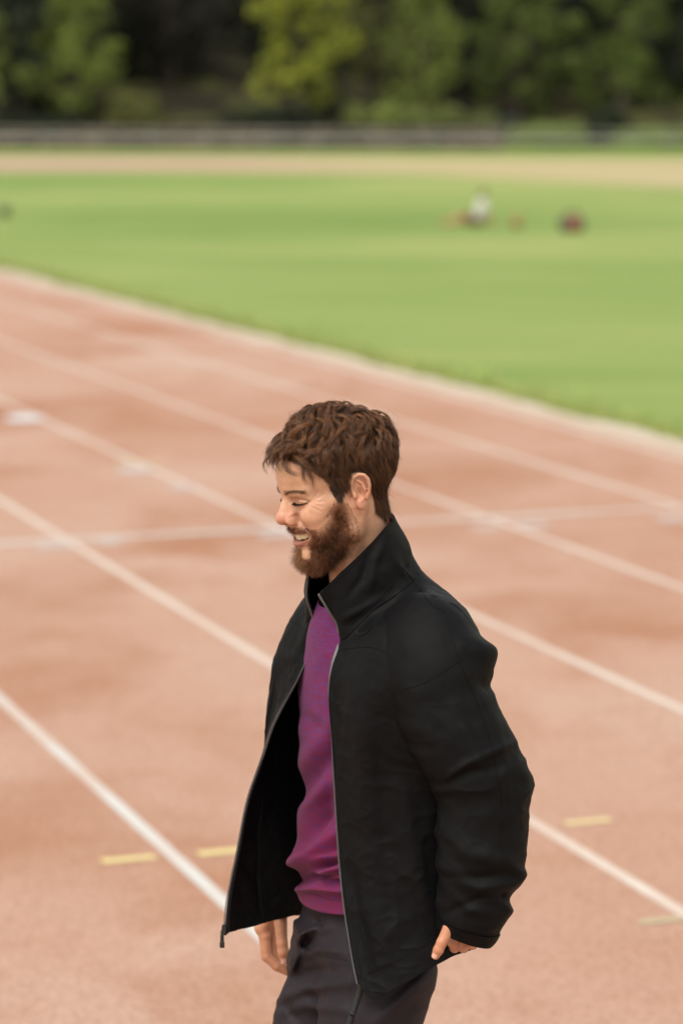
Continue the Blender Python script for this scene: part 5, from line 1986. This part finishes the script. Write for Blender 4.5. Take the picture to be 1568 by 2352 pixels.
v, f = nets(fs_, (-.3, -.45, -.02), (.5, .45, .8), .016)
mesh_np("shirt", v, f, fmat("white_cotton", (0.48, 0.48, 0.44)), seat)
v, f = nets(fh_, (-.6, -.35, -.06), (.3, .35, .5), .016)
v[:, 2] = np.maximum(v[:, 2], .005)
mesh_np("shorts", v, f, fmat("brown_cotton", (0.12, 0.045, 0.022)), seat)
v, f = nets(fr2_, (-.1, -.2, .5), (.35, .2, 1.0), .01)
mesh_np("hair", v, f, fmat("dark_hair", (0.05, 0.035, 0.02)), seat)


def holdall(name, label, x, y, L, col, col2, rz, grp):
    g = G(x, y)
    o = empty(name, (g[0], g[1], 0), rz); prop(o, label, "bag", grp)
    v, f = nets(lambda p: smax(smax(cap(p, (-L / 2 + .1, 0, .14), (L / 2 - .1, 0, .14), .145, .145), np.abs(p[:, 0]) - L / 2, .04), .004 - p[:, 2], .02) + .006 * vnoise(p, 14, 3), (-L / 2 - .05, -.2, -.02), (L / 2 + .05, .2, .34), .012)
    mesh_np("holdall_body", v, f, fmat(name + "_cloth", col), o)
    v, f = nets(lambda p: smax(cap(p, (-L / 2, 0, .14), (L / 2, 0, .14), .153, .153), np.abs(p[:, 0]) - .10, .01), (-.2, -.2, .03), (.2, .2, .34), .012)
    mesh_np("side_panel", v, f, fmat(name + "_panel", col2), o)
    for s in (-1, 1):
        a = np.linspace(0, math.pi, 14)
        tv_, tf_ = tube_np(np.stack([.12 * np.cos(a), s * .07 + 0 * a, .27 + .10 * np.sin(a)], 1), [.012] * 14, 6)
        mesh_np("handle", tv_, tf_, M_zip2, o)


holdall("sports_bag", "dark sports bag with a red panel lying on the infield grass at the right", 1312, 533, .46, (0.08, 0.075, 0.05), (0.24, 0.07, 0.06), .25, None)


def ball(label, x, y, r, c1, c2):
    g = G(x, y)
    o = empty("ball", (g[0], g[1], 0)); prop(o, label, "ball", "balls left on the infield")
    bm = bmesh.new()
    bmesh.ops.create_icosphere(bm, subdivisions=4, radius=r)
    me = bpy.data.meshes.new("ball_skin"); 
    for v in bm.verts:
        n_ = v.co.normalized()
        k = max(abs(n_.x * .85 + n_.z * .53), abs(n_.y * .85 + n_.x * .53), abs(n_.z * .85 + n_.y * .53))
        v.co = n_ * (r - (.004 if abs(k - .93) < .012 else 0)); v.co.z += r
    for f_ in bm.faces: f_.smooth = True
    bm.to_mesh(me); bm.free()
    me.materials.append(fmat("ball_leather", c1, .5))
    q = bpy.data.objects.new("ball_skin", me); COL.objects.link(q); q.parent = o
    v_, f_ = tube_np([(0, 0, 2 * r - .004), (0, 0, 2 * r + .002)], [.012, .010], 10)
    mesh_np("valve", v_, f_, fmat("valve_rubber", c2), o)


ball("brown ball on the grass between the seated person and the red-panelled bag", 1184, 524, .115, (0.26, 0.14, 0.05), (0.02, 0.02, 0.02))
ball("dark ball on the grass at the left edge of the picture", 12, 498, .12, (0.06, 0.05, 0.03), (0.02, 0.02, 0.02))
